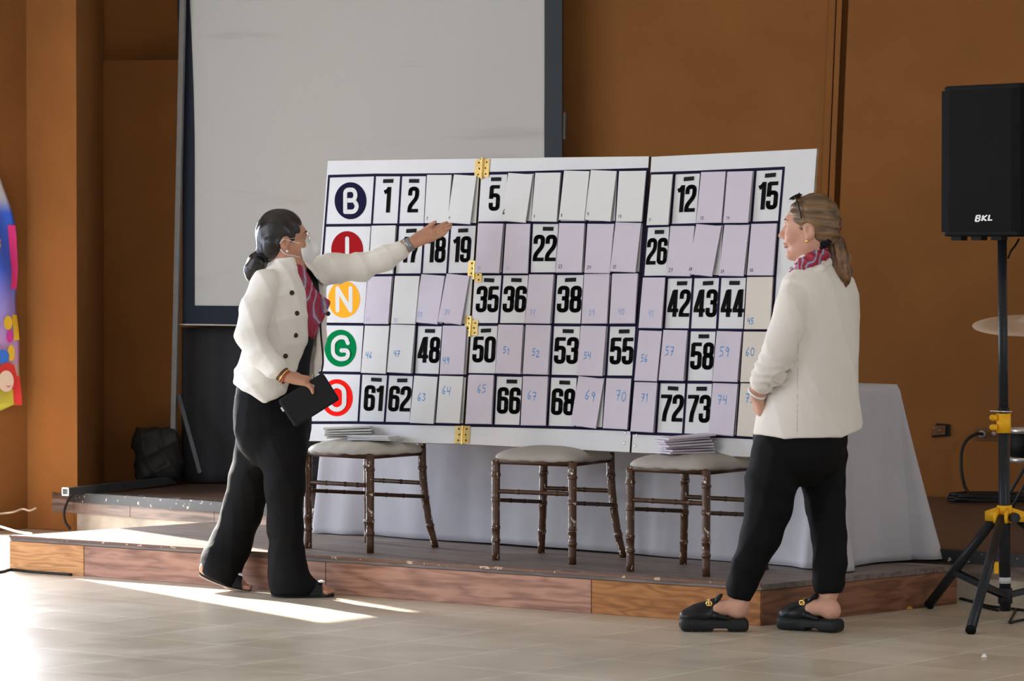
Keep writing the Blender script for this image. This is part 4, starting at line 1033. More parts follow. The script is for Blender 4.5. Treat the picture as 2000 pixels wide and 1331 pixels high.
skin2 = mat('skin_fair', (.60, .33, .235), .5, .06, 30, .03, 300, subs=.12)
def frame(f, tilt=0.0):                                       # forward -> (forward, left, up), head tilted back by tilt
    f = Vector((f[0], f[1], 0)).normalized(); l = Vector((-f.y, f.x, 0)); u = Vector((0, 0, 1))
    c, s = math.cos(tilt), math.sin(tilt); return (f*c+u*s, l, u*c-f*s)
def head(fl, c, M, k=1.0):
    c = Vector(c); f, l, u = M
    q = lambda x, y, z: c+(f*x+l*y+u*z)*k
    R = lambda *r: [v*k for v in r]
    fl.ell(q(-.008, 0, .032), R(.096, .073, .088), M, .02)                # skull
    fl.ell(q(.030, 0, -.018), R(.066, .058, .088), M, .03)                # face
    fl.cone(q(.0, .034, -.055), q(.062, .010, -.098), .030*k, .018*k, .03)   # jaw
    fl.cone(q(.0, -.034, -.055), q(.062, -.010, -.098), .030*k, .018*k, .03)
    fl.ell(q(.077, 0, -.100), R(.015, .018, .015), M, .02)                # chin
    fl.ell(q(.078, 0, .034), R(.018, .045, .012), M, .02)                 # brow
    for s in (-1, 1):
        fl.ell(q(.098, s*.031, .010), R(.014, .017, .011), M, .012, 's')   # eye sockets
        fl.ell(q(.070, s*.040, -.030), R(.020, .018, .020), M, .025)       # cheeks
        fl.ell(q(.076, s*.030, .009), R(.013, .014, .011), M, .006)        # lids
        fl.ell(q(-.008, s*.070, -.008), R(.020, .008, .032), (f*.97-u*.2, l, u*.97+f*.2), .006)      # ears
        fl.ell(q(-.002, s*.077, -.004), R(.010, .006, .017), M, .004, 's')
        fl.ell(q(-.002, s*.069, -.034), R(.009, .006, .010), M, .006)
    fl.cone(q(.088, 0, .016), q(.113, 0, -.026), .008*k, .0115*k, .012)   # nose
    for s in (-1, 1): fl.ell(q(.100, s*.011, -.031), R(.011, .008, .008), M, .008)
    fl.ell(q(.089, 0, -.050), R(.012, .020, .010), M, .014)
    fl.ell(q(.0945, 0, -.057), R(.010, .021, .0055), M, .005)             # lips
    fl.ell(q(.0925, 0, -.069), R(.010, .018, .006), M, .005)
    fl.cone(q(.103, -.02, -.063), q(.103, .02, -.063), .0016, .0016, .003, 's')
    return q
def hand(fl, w, d, n, side, L=.178, curl=(.25, .3, .35, .4), thumb=(.6, .25), spread=.05, k=.006, r0=1.0):
    # w wrist, d towards the fingers, n palm normal, side = towards the thumb
    w, d, n = Vector(w), Vector(d).normalized(), Vector(n); n = (n-d*n.dot(d)).normalized(); s = Vector(side); s = (s-d*s.dot(d)-n*s.dot(n)).normalized()
    pl_ = L*.53
    offs = (.0285, .0100, -.0085, -.0255); ln = (.42, .47, .435, .34); rr = (.0088, .0092, .0088, .0078)
    for i in range(4):
        kb = w+d*(pl_*(1.0-.025*abs(i-1)-.05*(i == 3)))+s*offs[i]
        fl.cone(w+s*offs[i]*.62+d*.012, kb, .0145*r0, .0115*r0, .014)
        p = kb; a = curl[i]; ang = a*.6; sp = (1.2-i)*spread
        for j, fr in enumerate((.46, .31, .23)):
            dd = (d*math.cos(ang)+n*math.sin(ang)); dd = (dd+s*sp).normalized()
            e = p+dd*L*ln[i]*fr*1.02
            fl.cone(p, e, rr[i]*(1.08-.07*j)*r0, rr[i]*(.99-.08*j)*r0, k if j else .008)
            p = e; ang += a
    t0 = w+s*.024+d*.03; fl.cone(w+s*.014+d*.016, t0+s*.008+d*.012, .015*r0, .0135*r0, .012)
    p = t0+s*.008+d*.012; ang = thumb[0]
    for j, ll in enumerate((.036, .030, .022)):
        dd = (d*math.cos(ang)+s*math.sin(ang)+n*(.25+.12*j)).normalized(); e = p+dd*ll
        fl.cone(p, e, (.0118-.0012*j)*r0, (.0108-.0014*j)*r0, .006); p = e; ang -= thumb[1]
    fl.ell(w+s*.018+d*.036+n*.006, (.028, .015, .012), (d, s, n), .012)
    fl.ell(w-s*.018+d*.045+n*.006, (.034, .012, .011), (d, s, n), .012)
def ring3(c, ax, r, w, n=28, tube=6, r2=None):
    ax = Vector(ax).normalized(); a = ax.orthogonal().normalized(); b = ax.cross(a)
    return MB().tube([Vector(c)+(a*math.cos(2*math.pi*i/n)+b*math.sin(2*math.pi*i/n))*r for i in range(n)], w, tube, True)
def drape(fl, px, py, Y0, off=.004, y0=-.5, y1=.35, fb=None):   # where the view of that place first meets the field
    ys = np.linspace(Y0+y0, Y0+y1, 240); pts = np.array([P(px, py, float(y)) for y in ys], dtype=np.float32)
    d = fl.value(pts[:, 0], pts[:, 1], pts[:, 2]); k = np.nonzero(d < off)[0]
    return Vector(pts[k[0]]) if len(k) else (P(px, py, fb) if fb else None)
def hair_cut(M, c, knots, sgn=1):
    c = npv(c); f, l, u = [npv(v) for v in M]; zs = [k[0] for k in knots]; xs_ = [k[1] for k in knots]
    def fn(X, Y, Z):
        dx, dy, dz = X-c[0], Y-c[1], Z-c[2]
        x = dx*f[0]+dy*f[1]+dz*f[2]; z = dx*u[0]+dy*u[1]+dz*u[2]; y = dx*l[0]+dy*l[1]
        return (x-np.interp(z, zs, xs_)+.25*np.maximum(0, np.abs(y)-.05))*.8
    return fn
BIG = ((-9, 0, -9), (9, 30, 9))
def folds(A, dirs):                                               # gentle creases: sums of sines across the cloth
    def fn(X, Y, Z):
        d = 0
        for (a, b, c, ph, w) in dirs:
            s = np.sin(a*X+b*Y+c*Z+ph+.8*np.sin(.37*(b*X-a*Z)+ph)); d = d + w*(1-np.abs(s))**2
        return -A*d
    return fn
jk = mat('ivory_jacket_cloth', (.80, .765, .70), .8, .02, 20, .30, 11, sheen=.1, spec=.1, stretch=(1.4, 1.4, .5))
jk2 = mat('cream_jacket_cloth', (.76, .71, .645), .8, .02, 20, .30, 11, sheen=.1, spec=.1, stretch=(1.4, 1.4, .5))
trs = mat('black_trouser_cloth', (.004, .004, .0045), .75, .1, 20, .08, 60, spec=.15)
topm = mat('black_top_cloth', (.008, .008, .010), .8)
def hairmat(name, ca, cb, st, rough=.38):
    m = bpy.data.materials.new(name); m.use_nodes = True; nt = m.node_tree; b = nt.nodes['Principled BSDF']; N = nt.nodes.new; L = nt.links.new
    tc = N('ShaderNodeTexCoord'); mp = N('ShaderNodeMapping'); mp.inputs['Scale'].default_value = st; L(tc.outputs['Object'], mp.inputs[0])
    n = N('ShaderNodeTexNoise'); n.inputs['Scale'].default_value = 1.0; n.inputs['Detail'].default_value = 4; n.inputs['Distortion'].default_value = .3; L(mp.outputs[0], n.inputs['Vector'])
    r = N('ShaderNodeValToRGB'); e = r.color_ramp.elements; e[0].position = .36; e[0].color = (*ca, 1); e[1].position = .70; e[1].color = (*cb, 1)
    L(n.outputs[0], r.inputs[0]); L(r.outputs[0], b.inputs['Base Color']); b.inputs['Roughness'].default_value = rough
    bp = N('ShaderNodeBump'); bp.inputs['Strength'].default_value = .5; bp.inputs['Distance'].default_value = .006; L(n.outputs[0], bp.inputs['Height']); L(bp.outputs[0], b.inputs['Normal'])
    return m
def scarfmat(name, sc=26, seed=0, sh=0.0):
    m = bpy.data.materials.new(name); m.use_nodes = True; nt = m.node_tree; b = nt.nodes['Principled BSDF']; N = nt.nodes.new; L = nt.links.new
    tc = N('ShaderNodeTexCoord'); mp = N('ShaderNodeMapping'); mp.inputs['Location'].default_value = (seed, seed*.7, 0); L(tc.outputs['Object'], mp.inputs[0])
    w = N('ShaderNodeTexWave'); w.inputs['Scale'].default_value = sc*.25; w.inputs['Distortion'].default_value = 14; w.inputs['Detail'].default_value = 2; w.inputs['Detail Scale'].default_value = .8; L(mp.outputs[0], w.inputs['Vector'])
    r = N('ShaderNodeValToRGB'); r.color_ramp.interpolation = 'CONSTANT'; e = r.color_ramp.elements
    e[0].position = 0; e[0].color = (.32, .012, .035, 1); e[1].position = .46; e[1].color = (.44, .02, .07, 1)
    for p_, c_ in ((.66-sh, (.16, .03, .14)), (.76-sh, (.5, .03, .11)), (.86-sh, (.03, .20, .33)), (.95, (.55, .35, .38))): k = e.new(p_); k.color = (*c_, 1)
    L(w.outputs[1], r.inputs[0]); L(r.outputs[0], b.inputs['Base Color']); b.inputs['Roughness'].default_value = .5
    return m
gold = mat('gold', (.9, .6, .2), .25, metal=.9)
pearl = mat('pearl_white', (.85, .83, .8), .3)
def smooth(o, it=2, f=.5):
    m = o.modifiers.new('smooth', 'SMOOTH'); m.iterations = it; m.factor = f; return o

# ================================================================ woman in front of the letters (dark hair, mask, pointing)
Y0 = 14.4
def A(px, py, dy=0.0): return P(px, py, Y0+dy)
lwb = A(540, 1161); lwb.z = 0
w1 = thing('person', 'dark-haired woman in white jacket, face mask and black trousers pointing at the board', 'person', lwb)
Fd = Vector((.75, -.66, 0)); YW = math.atan2(.75, .66)
def rg(py, px, hw, hd, dy=0.0, ins=0.0, yaw=YW, AA=A):
    p = AA(px, py, dy); return (p.z, p.x, p.y, hw-ins, hd-ins, yaw)
TOR = [(500, 563, .060, .055), (512, 566, .078, .066), (528, 566, .125, .085), (546, 565, .172, .10), (575, 562, .186, .116), (620, 557, .184, .126), (665, 551, .178, .126), (710, 541, .182, .132), (745, 535, .190, .142), (790, 533, .196, .148)]
jf = Field().rings([rg(*t) for t in TOR], .02, 'u', 2.2)
RA = [A(520, 556, -.12), A(500, 605, -.175), A(489, 655, -.21), A(508, 692, -.23), A(536, 717, -.25)]
jf.chain(RA, [.066, .066, .064, .056, .050], .010)
LA = [A(608, 533, .12), A(655, 524, .15), A(703, 522, .165), A(748, 506, .155), A(781, 490, .145)]
jf.chain(LA, [.070, .060, .054, .048, .042], .03)
cF = A(556, 640)
op = poly_prism([(574, 495), (580, 530), (590, 552), (597, 580), (599, 620), (599, 655), (590, 692), (575, 726), (558, 765), (552, 795), (601, 795), (610, 742), (628, 690), (652, 640), (652, 585), (626, 556), (606, 528), (592, 512), (588, 495)], Y0-.1)
def opening(X, Y, Z):
    d = op(X, Z); q = (X-cF.x)*Fd.x+(Y-cF.y)*Fd.y
    return np.maximum(np.maximum(d, .015-q), Y-(Y0+.09))
jf.fn(opening, (-2, 13.8, .6), (0, 15, 1.6), 's', .008)
hem = poly_prism([(420, 735), (464, 756), (492, 770), (516, 785), (540, 779), (556, 770), (600, 768), (700, 765), (700, 960), (420, 960)], Y0-.1)
jf.fn(lambda X, Y, Z: hem(X, Z), (-2, 13.5, 0), (0, 15, 1), 's', .006)
jf.fn(folds(.0055, [(24, 6, 14, .3, 1), (-9, 5, 30, 1.7, .8)]), *BIG, 'w')
jf.chain([A(628, 552, .13), A(630, 605, .11), A(628, 660, .08), A(622, 708, .06), A(616, 728, .05)], [.024, .026, .026, .024, .016], .012, 'u', (Fd, .5))
jacket = smooth(obj('jacket', jf.mesh(.006), jk, w1, True, label='open white jacket'))
btm = mat('dark_button', (.03, .022, .018), .35)
for (x, y) in ((569.5, 572.5), (579.5, 612.5), (577, 655.5), (557, 696)):
    c = drape(jf, x, y, Y0, -.002); n = (Vector((.35, -.93, .1))).normalized()
    if c: obj('button', MB().tube([c+n*.001, c-n*-.006, c+n*.0075], [.0105, .0105, .008], 16).vf(), btm, jacket, True)
for (x, y, dy) in ((640, 613, .08),):
    c = A(x, y, dy-.02); n = Vector((.5, -.85, 0)); obj('button', MB().tube([c, c+n*.006], .010, 14).vf(), btm, jacket, True)
# placket of the right front panel
bl_ = Field().rings([rg(t[0], t[1], t[2]-.022, t[3]-.022) for t in TOR[2:]], .02, 'u', 2.2)
blouse = smooth(obj('blouse', bl_.mesh(.009), topm, w1, True, label='black top'))
rows = [(498, 563, 584), (510, 565, 588), (525, 570, 595), (540, 577, 603), (553, 584, 610), (565, 590, 618), (576, 593, 630), (585, 594, 640), (591, 595, 648), (600, 596, 645), (612, 596, 638), (626, 597, 631), (640, 598, 624), (652, 602, 619), (661, 607, 615)]
vs, fs, NX = [], [], 16
for (y, xl, xr) in rows:
    pv = None
    for i in range(NX+1):
        x = xl+(xr-xl)*i/NX; yy = y + (3*math.sin(i*.9+y*.1))
        q = drape(bl_, x, yy if y > 500 else y, Y0, .012)
        if q is None or (pv is not None and q.y > pv.y+.02): q = P(x, yy, (pv.y if pv else Y0-.06)+.002)
        vs.append(q + Vector((0, -.005*math.sin(i*1.1+y*.06)-.004, 0))); pv = q
for j in range(len(rows)-1):
    for i in range(NX): fs.append((j*(NX+1)+i, (j+1)*(NX+1)+i, (j+1)*(NX+1)+i+1, j*(NX+1)+i+1))
sc1 = scarfmat('crimson_paisley_scarf', 22, .3)
scf = obj('neck_scarf', (vs, fs), sc1, w1, True, label='crimson patterned neck scarf'); scf.modifiers.new('thickness', 'SOLIDIFY').thickness = .006; s_ = scf.modifiers.new('sub', 'SUBSURF'); s_.levels = 1; s_.render_levels = 1
# body
hc = A(554, 470); HM = frame((.97, .24), .03)
bf = Field(); hq = head(bf, hc, HM)
nb = A(568, 528, .0)
bf.cone(hq(-.022, 0, -.055), nb, .050, .056, .03)
bf.cone(nb, A(560, 600), .055, .075, .04); bf.cone(A(560, 600), A(533, 780), .075, .09, .04)
bf.chain([A(528, 552, -.11), A(489, 655, -.195), A(535, 715, -.248), A(557, 735, -.262)], [.045, .042, .034, .0255], .02)
bf.chain([A(605, 533, .11), A(703, 522, .165), A(781, 489, .145), A(806, 474, .14)], [.045, .040, .033, .0255], .02)
hand(bf, A(557, 735, -.262), (.93, -.03, -.22), (-.1, .35, -.9), (0, 1, .3), .175, (.45, .5, .5, .45), (.3, .2), .03)
hand(bf, A(806, 474, .14), (.91, .14, .37), (-.12, -.70, .70), (-.3, .68, .62), .182, (.02, .05, .09, .15), (.14, .12), .045)
FL = [A(546, 800, -.05), A(556, 960, -.1), A(552, 1120, -.13)]; BL = [A(520, 800, .06), A(492, 930, .13), A(430, 1085, .19)]
bf.chain(FL, [.08, .055, .035], .03); bf.chain(BL, [.08, .055, .035], .03)
D1 = 14.27
def Ft(px, z, dy=0.0): q = P(px, 1160, D1+dy); q.z = z; return q
bf.chain([A(552, 1120, -.13), Ft(545, .045), Ft(600, .045), Ft(630, .026)], [.035, .034, .034, .026], .02)
for i, dy in enumerate((-.034, -.016, .001, .017, .031)):
    t = Ft(646-[9, 5, 2, 0, -2][i]*1.0+2, .020, dy); bf.cone(Ft(630, .024, dy*.9), t, .0115, .0085 if i < 4 else .0115, .006)
D2 = 14.52
def Bt(px, z, dy=0.0): q = P(px, 1150, D2+dy); q.z = z; return q
bf.chain([A(430, 1085, .19), Bt(407, .098), Bt(450, .045), Bt(472, .024)], [.035, .034, .034, .024], .02)
for i, dy in enumerate((-.032, -.015, .001, .017, .031)): bf.cone(Bt(470, .022, dy*.9), Bt(486+i, .016, dy), .011, .009, .006)
body1 = smooth(obj('body', bf.mesh(.0035), skin, w1, True), 1)
# hair
hf = Field().ell(hq(-.014, 0, .036), (.104, .081, .100), HM, .02).ell(hq(-.055, 0, -.02), (.055, .068, .07), HM, .03)
hf.fn(lambda X, Y, Z, g=hair_cut(HM, hc, [(-.2, -.08), (-.12, -.045), (-.07, -.022), (-.035, .0), (-.01, .035), (.03, .055), (.07, .072), (.1, .085), (.15, .1)]): -g(X, Y, Z), *BIG, 's', .006) if False else hf.fn(hair_cut(HM, hc, [(-.2, -.10), (-.12, -.055), (-.075, -.03), (-.04, -.012), (-.012, .022), (.0, .048), (.03, .062), (.07, .074), (.1, .086), (.15, .1)]), *BIG, 'i', .008)
for s in (-1, 1): hf.ell(hq(.0, s*.085, -.012), (.022, .03, .032), HM, .008, 's')
hf.chain([hq(-.088, 0, -.035), A(510, 500), A(503, 512, -.01), A(495, 528, -.01), A(489, 542, -.01)], [.028, .027, .040, .040, .016], .012)
hf.fn(lambda X, Y, Z: .0025*np.sin(150*Y+60*Z+20*X), *BIG, 'w')
blh = hairmat('black_hair', (.006, .005, .006), (.022, .016, .015), (25, 70, 30), .32)
smooth(obj('hair', hf.mesh(.0045), blh, w1, True, label='black hair in a low ponytail'), 1)
obj('hair_tie', ring3(A(518, 497), (A(503, 517)-hq(-.085, 0, -.035)), .040, .007).vf(), mat('black_elastic', (.01, .01, .012), .6), w1, True)
# mask, glasses, jewellery
mf = Field().ell(hq(.058, 0, -.045), (.062, .062, .066), HM, .01).cone(hq(.108, 0, .005), hq(.142, 0, -.042), .012, .010, .035).cone(hq(.142, 0, -.042), hq(.095, 0, -.105), .010, .014, .035)
def mcut(X, Y, Z, c=npv(hc), f=npv(HM[0]), u=npv(HM[2])):
    x = (X-c[0])*f[0]+(Y-c[1])*f[1]+(Z-c[2])*f[2]; z = (X-c[0])*u[0]+(Y-c[1])*u[1]+(Z-c[2])*u[2]
    return (.062-.22*(z+.04))-x
mf.fn(mcut, *BIG, 'i', .004)
maskm = mat('white_mask', (.82, .82, .82), .7)
mk = smooth(obj('face_mask', mf.mesh(.004), maskm, w1, True, label='white cup-shaped face mask'), 1)
for s in (-1, 1):
    mb = MB().tube(spline([hq(.062, s*.058, -.015), hq(.03, s*.067, -.006), hq(-.012, s*.079, .004), hq(-.032, s*.082, -.012)], 5), .0018, 6)
    obj('ear_loop', mb.vf(), maskm, mk, True)
    mb = MB().tube(spline([hq(.060, s*.055, -.075), hq(.03, s*.064, -.066), hq(-.008, s*.077, -.058), hq(-.03, s*.080, -.036)], 5), .0018, 6)
    obj('ear_loop', mb.vf(), maskm, mk, True)
gm = mat('gold_wire_frame', (.55, .42, .28), .3, metal=.8)
gl_ = obj('glasses', MB().tube([hq(.112, -.012, .014), hq(.116, 0, .018), hq(.112, .012, .014)], .0016, 6).vf(), gm, w1, True, label='thin-rimmed glasses')
lens = bpy.data.materials.new('clear_lens'); lens.use_nodes = True; lb = lens.node_tree.nodes['Principled BSDF']; lb.inputs['Transmission Weight'].default_value = 1; lb.inputs['Roughness'].default_value = .02; lb.inputs['IOR'].default_value = 1.02
for s in (-1, 1):
    rim = [hq(.108-.010*abs(math.cos(a))*(1 if math.cos(a) > 0 else -.3), s*(.034+.024*math.cos(a)), .010+.020*math.sin(a)) for a in [2*math.pi*i/20 for i in range(20)]]
    r_ = obj('rim', MB().tube(rim, .0014, 6, True).vf(), gm, gl_, True)
    obj('temple', MB().tube(spline([hq(.098, s*.058, .012), hq(.05, s*.074, .010), hq(-.01, s*.080, .004)], 4), .0014, 6).vf(), gm, gl_, True)
    obj('lens', (rim, [tuple(range(20))]), lens, gl_)
white_eye = mat('eye_white', (.75, .72, .68), .2); iris = mat('dark_iris', (.03, .018, .01), .15); brow = mat('dark_brow_hair', (.03, .02, .015), .7)
def eyes(parent, q, M, bm, rr=.0125):
    for s in (-1, 1):
        e_ = obj('eye', Field().ell(q(.0765, s*.031, .009), (rr, rr, rr), M).mesh(.003), white_eye, parent, True)
        obj('iris', Field().ell(q(.0865, s*.0315, .009), (.0036, .006, .006), M).mesh(.0015), iris, e_, True)
        obj('eyebrow', MB().tube(spline([q(.096, s*.014, .030), q(.094, s*.030, .036), q(.080, s*.050, .031)], 5), [.0022]*3+[.003]*5+[.0016]*3, 6).vf(), bm, parent, True)
eyes(w1, hq, HM, brow)
for s in (-1, 1): obj('earring', Field().ell(hq(.0, s*.078, -.046), (.006, .006, .006)).mesh(.002), pearl, w1, True, label='small pearl earring')
wd = (A(806, 474, .14)-A(781, 489, .145)).normalized(); wc_ = A(799, 478.5, .141)
obj('watch_band', MB().tube([wc_-wd*.013, wc_-wd*.012, wc_+wd*.012, wc_+wd*.013], [.027, .0315, .0305, .026], 24).vf(), mat('grey_mesh_band', (.28, .29, .30), .35, metal=.6), w1, True, label='grey watch band')
kf = A(806, 474, .14)+Vector((.91, .14, .37)).normalized()*.119; obj('ring', ring3(kf + Vector((-.12, -.70, .70)).normalized()*.004 - Vector((-.3, .68, .62)).normalized()*.0088, (.91, .14, .37), .0098, .0014, 16, 5).vf(), gold, w1, True)
bd1 = (A(557, 735, -.262)-A(536, 717, -.25)).normalized()
for k, (t, m, r) in enumerate(((-.012, gold, .031), (.0, mat('brown_bead', (.12, .05, .03), .4), .0315), (.012, gold, .0305), (.022, mat('red_cord', (.4, .08, .05), .6), .029))):
    obj('bracelet', ring3(A(551, 731, -.26)+bd1*t*1.0, bd1+Vector((0, 0, .12*k-.2)), r, .0036, 24, 6).vf(), m, w1, True, label='brown and gold bracelet' if k != 3 else 'thin red cord bracelet')
# trousers
tf = Field().rings([rg(728, 534, .150, .115), rg(760, 533, .172, .132), rg(800, 532, .18, .146), rg(840, 532, .176, .146), rg(875, 533, .150, .125), rg(910, 533, .09, .08)], .05, 'u', 2.1)
tf.chain([A(548, 815, -.05), A(553, 880, -.075), A(556, 950, -.095), A(558, 1030, -.11), A(560, 1090, -.12), A(564, 1125, -.125), A(569, 1152, -.125)], [.115, .097, .080, .070, .072, .080, .088], .03)
tf.ell(A(592, 1146, -.125), (.075, .06, .035), None, .04)
tf.chain([A(516, 830, .05), A(508, 880, .09), A(490, 935, .12), A(473, 1000, .16), A(451, 1062, .17), A(434, 1098, .15), A(430, 1125, .13)], [.118, .100, .090, .084, .086, .088, .085], .025)
zf = .012
tf.fn(lambda X, Y, Z: zf-Z, *BIG, 'i', .006)
cutb = poly_prism([(340, 1090), (386, 1110), (430, 1134), (458, 1149), (476, 1140), (494, 1110), (500, 1220), (340, 1220)], Y0+.15)
tf.fn(lambda X, Y, Z: np.maximum(cutb(X, Z), (Y0+.02)-Y), (-2.5, 13.8, 0), (0, 15.5, .5), 's', .006)
cutf = poly_prism([(604, 1166), (618, 1148), (632, 1140), (680, 1130), (680, 1180), (600, 1180)], Y0-.12)
tf.fn(lambda X, Y, Z: np.maximum(cutf(X, Z), Y-(Y0+.02)), (-2.5, 13.8, 0), (0, 15.5, .5), 's', .006)
tf.fn(folds(.0035, [(30, 10, 5, .3, 1), (18, -22, -6, 1.1, .7), (-8, 6, 40, 2.0, .4)]), *BIG, 'w')
smooth(obj('trousers', tf.mesh(.007), trs, w1, True, label='wide black trousers'))
# sandals
bkl = mat('black_leather', (.010, .010, .011), .35); solem = mat('sunlit_sole', (.55, .48, .40), .6)  # pale sole is sunlight put into the colour, on the raised sandal only
def outline(L, Wf, Wh):                                           # foot shape, x along the foot from heel to toe
    o = []
    for i in range(28):
        a = 2*math.pi*i/28; x = .5-.5*math.cos(a); w = (Wh+(Wf-Wh)*min(1, max(0, (x-.3)/.35)))*(max(0, 1-abs(2*x-1)**3.2))**.5
        o.append((x*L, (1 if a < math.pi else -1)*w))
    return o
def sandal(heel, toe, mid, dy_label, raised):
    Hh, Tt = Vector(heel), Vector(toe); d = (Tt-Hh); L = d.length; d.normalize(); s = Vector((-d.y, d.x, 0)).normalized(); up = Vector((0, 0, 1))
    def at(x, y, z=0.0):
        t = x/L; return Hh.lerp(Tt, t) + s*y + up*(z - (mid*4*t*(1-t)))
    ol_ = outline(L, .045, .034); n = len(ol_)
    mb = MB(); a = [at(x, y, 0) for x, y in ol_]; b = [at(x, y, .012) for x, y in ol_]
    mb.add(a+b, [tuple(range(n-1, -1, -1)), tuple(range(n, 2*n))]+[(i, (i+1) % n, n+(i+1) % n, n+i) for i in range(n)])
    sd_ = obj('sandal', mb.vf(), bkl, w1, False, label='flat black strapped sandal')
    a2 = [at(x*.985+.001, y*.97, -.004) for x, y in ol_]; b2 = [at(x*.985+.001, y*.97, 0.0) for x, y in ol_]
    obj('sole', MB().add(a2+b2, [tuple(range(n-1, -1, -1)), tuple(range(n, 2*n))]+[(i, (i+1) % n, n+(i+1) % n, n+i) for i in range(n)]).vf(), solem if raised else bkl, sd_)
    for x0, x1, h in ((.72, .78, .055), (.60, .74, .062), (.78, .66, .06)):
        pts = [at(L*(x0+(x1-x0)*(.5-.5*math.cos(math.pi*k/12))), .045*math.cos(math.pi*k/12), .01+h*math.sin(math.pi*k/12)*(1-.45*(x0+x1-1.2))) for k in range(13)]
        mb = MB()
        for p0, p1 in zip(pts, pts[1:]):
            w_ = d*.012; nrm = ((p1-p0).cross(d)).normalized()*.003; mb.hexa([p0-w_, p0+w_, p1+w_, p1-w_, p0-w_+nrm, p0+w_+nrm, p1+w_+nrm, p1-w_+nrm])
        obj('strap', mb.vf(), bkl, sd_)
    c = at(L*.80, -.016, .064); f = Field()
    for k in range(6): a = k*math.pi/3; f.ell(c+d*.010*math.cos(a)+s*.010*math.sin(a), (.006, .006, .005), None, .004)
    f.ell(c+up*.003, (.006, .006, .005), None, .004)
    obj('ornament', f.mesh(.002), mat('silver_ornament', (.85, .85, .85), .3, metal=.3), sd_, True, label='silver flower ornament')
sandal(Ft(530, .002), Ft(653, .002), 0, '', False)
sandal(Bt(389, .072), Bt(491, .003), .012, '', True)
# shoulder bag held open in front of the hip
bagm = mat('matte_black_leather', (.009, .009, .010), .55)
bc_ = A(603, 781, -.255); e1 = (A(640, 757, -.245)-A(562, 806, -.262)).normalized(); e2 = Vector((0, 1, 0)); e2 = (e2-e1*e2.dot(e1)).normalized(); e3 = e1.cross(e2)
if e3.z < 0: e3 = -e3
bagw = thing('shoulder_bag', 'small black shoulder bag held open by the dark-haired woman', 'bag', bc_)
f = Field().box(bc_-e2*.020, (.107, .008, .066), (e1, e2, e3), .007).box(bc_+e2*.022, (.107, .007, .066), (e1, e2, e3), .006).box(bc_-e3*.058, (.107, .028, .009), (e1, e2, e3), .008, .01)
f.box(bc_-e1*.102, (.006, .027, .058), (e1, e2, e3), .005, .01).box(bc_+e1*.102, (.006, .027, .054), (e1, e2, e3), .005, .01)
bgo = smooth(obj('pouch', f.mesh(.0035), bagm, bagw, True), 1)
obj('zip_tape', MB().obox(bc_-e1*.110+e3*.012, e1*.003, e2*.008, e3*.045).vf(), mat('dark_zip', (.03, .03, .032), .4), bgo)
obj('zip_pull', MB().obox(bc_-e1*.115+e3*.024-e2*.012, e1*.004, e2*.004, e3*.010).vf(), mat('bright_metal', (.85, .85, .85), .2, metal=.8), bgo, label='bright metal zip pull')
sp = [bc_+e1*.098+e3*.062, A(631, 705, -.16), A(627, 655, -.03), A(624, 612, .08), A(616, 575, .11), A(604, 540, .13)]
obj('strap', MB().tube(spline(sp, 6), .0042, 8).vf(), bagm, bagw, True)

# ================================================================ woman at the right (blonde ponytail, seen from behind)
Y1_ = 12.95
def Q(px, py, dy=0.0): return P(px, py, Y1_+dy)
rwb = Q(1560, 1233); rwb.z = 0
w2 = thing('person', 'blonde woman with ponytail in cream jacket and black trousers standing by the board', 'person', rwb)
F2 = Vector((-.72, .69, 0)); YW2 = math.radians(46.2)
def rq(py, px, hw, hd, dy=0.0): return rg(py, px, hw, hd, dy, 0.0, YW2, Q)
T2 = [(500, 1592, .060, .058), (512, 1592, .072, .066), (526, 1594, .112, .078), (545, 1596, .166, .095), (575, 1597, .186, .110), (640, 1595, .188, .125), (720, 1590, .194, .140), (780, 1582, .210, .155), (858, 1575, .230, .178)]
j2 = Field().rings([rq(*t) for t in T2], .02, 'u', 2.25)
LS = [Q(1553, 582, -.11), Q(1538, 635, -.165), Q(1521, 685, -.185), Q(1503, 722, -.175), Q(1489, 745, -.155)]
j2.chain(LS, [.062, .063, .062, .056, .047], .006)
RS = [Q(1636, 585, .11), Q(1640, 690, .2), Q(1585, 740, .26)]
j2.chain(RS, [.062, .058, .046], .02)
hm2 = poly_prism([(1400, 838), (1468, 846), (1520, 851), (1600, 851), (1645, 847), (1682, 838), (1760, 835), (1760, 960), (1400, 960)], Y1_)
j2.fn(lambda X, Y, Z: hm2(X, Z), (0, 12, 0), (2, 14, 1), 's', .006)
# front opening (away from the camera): the jacket hangs open at the throat
j2.fn(folds(.007, [(10, 12, 4, .5, 1), (16, -14, 9, 2.1, .6)]), *BIG, 'w')
ce = npv(Q(1500, 725, -.155)); cd_ = npv((LS[4]-LS[2]).normalized())
def ruche(X, Y, Z):
    dx, dy, dz = X-ce[0], Y-ce[1], Z-ce[2]; t = dx*cd_[0]+dy*cd_[1]+dz*cd_[2]; r2 = dx*dx+dy*dy+dz*dz
    return (.0045*np.sin(t*230+9*dx*14)+.003*np.sin(t*140-dz*40))*np.exp(-r2/(.075**2))
j2.fn(ruche, *BIG, 'w')
jk_o = smooth(obj('jacket', j2.mesh(.005), jk2, w2, True, label='cream jacket'), 2)
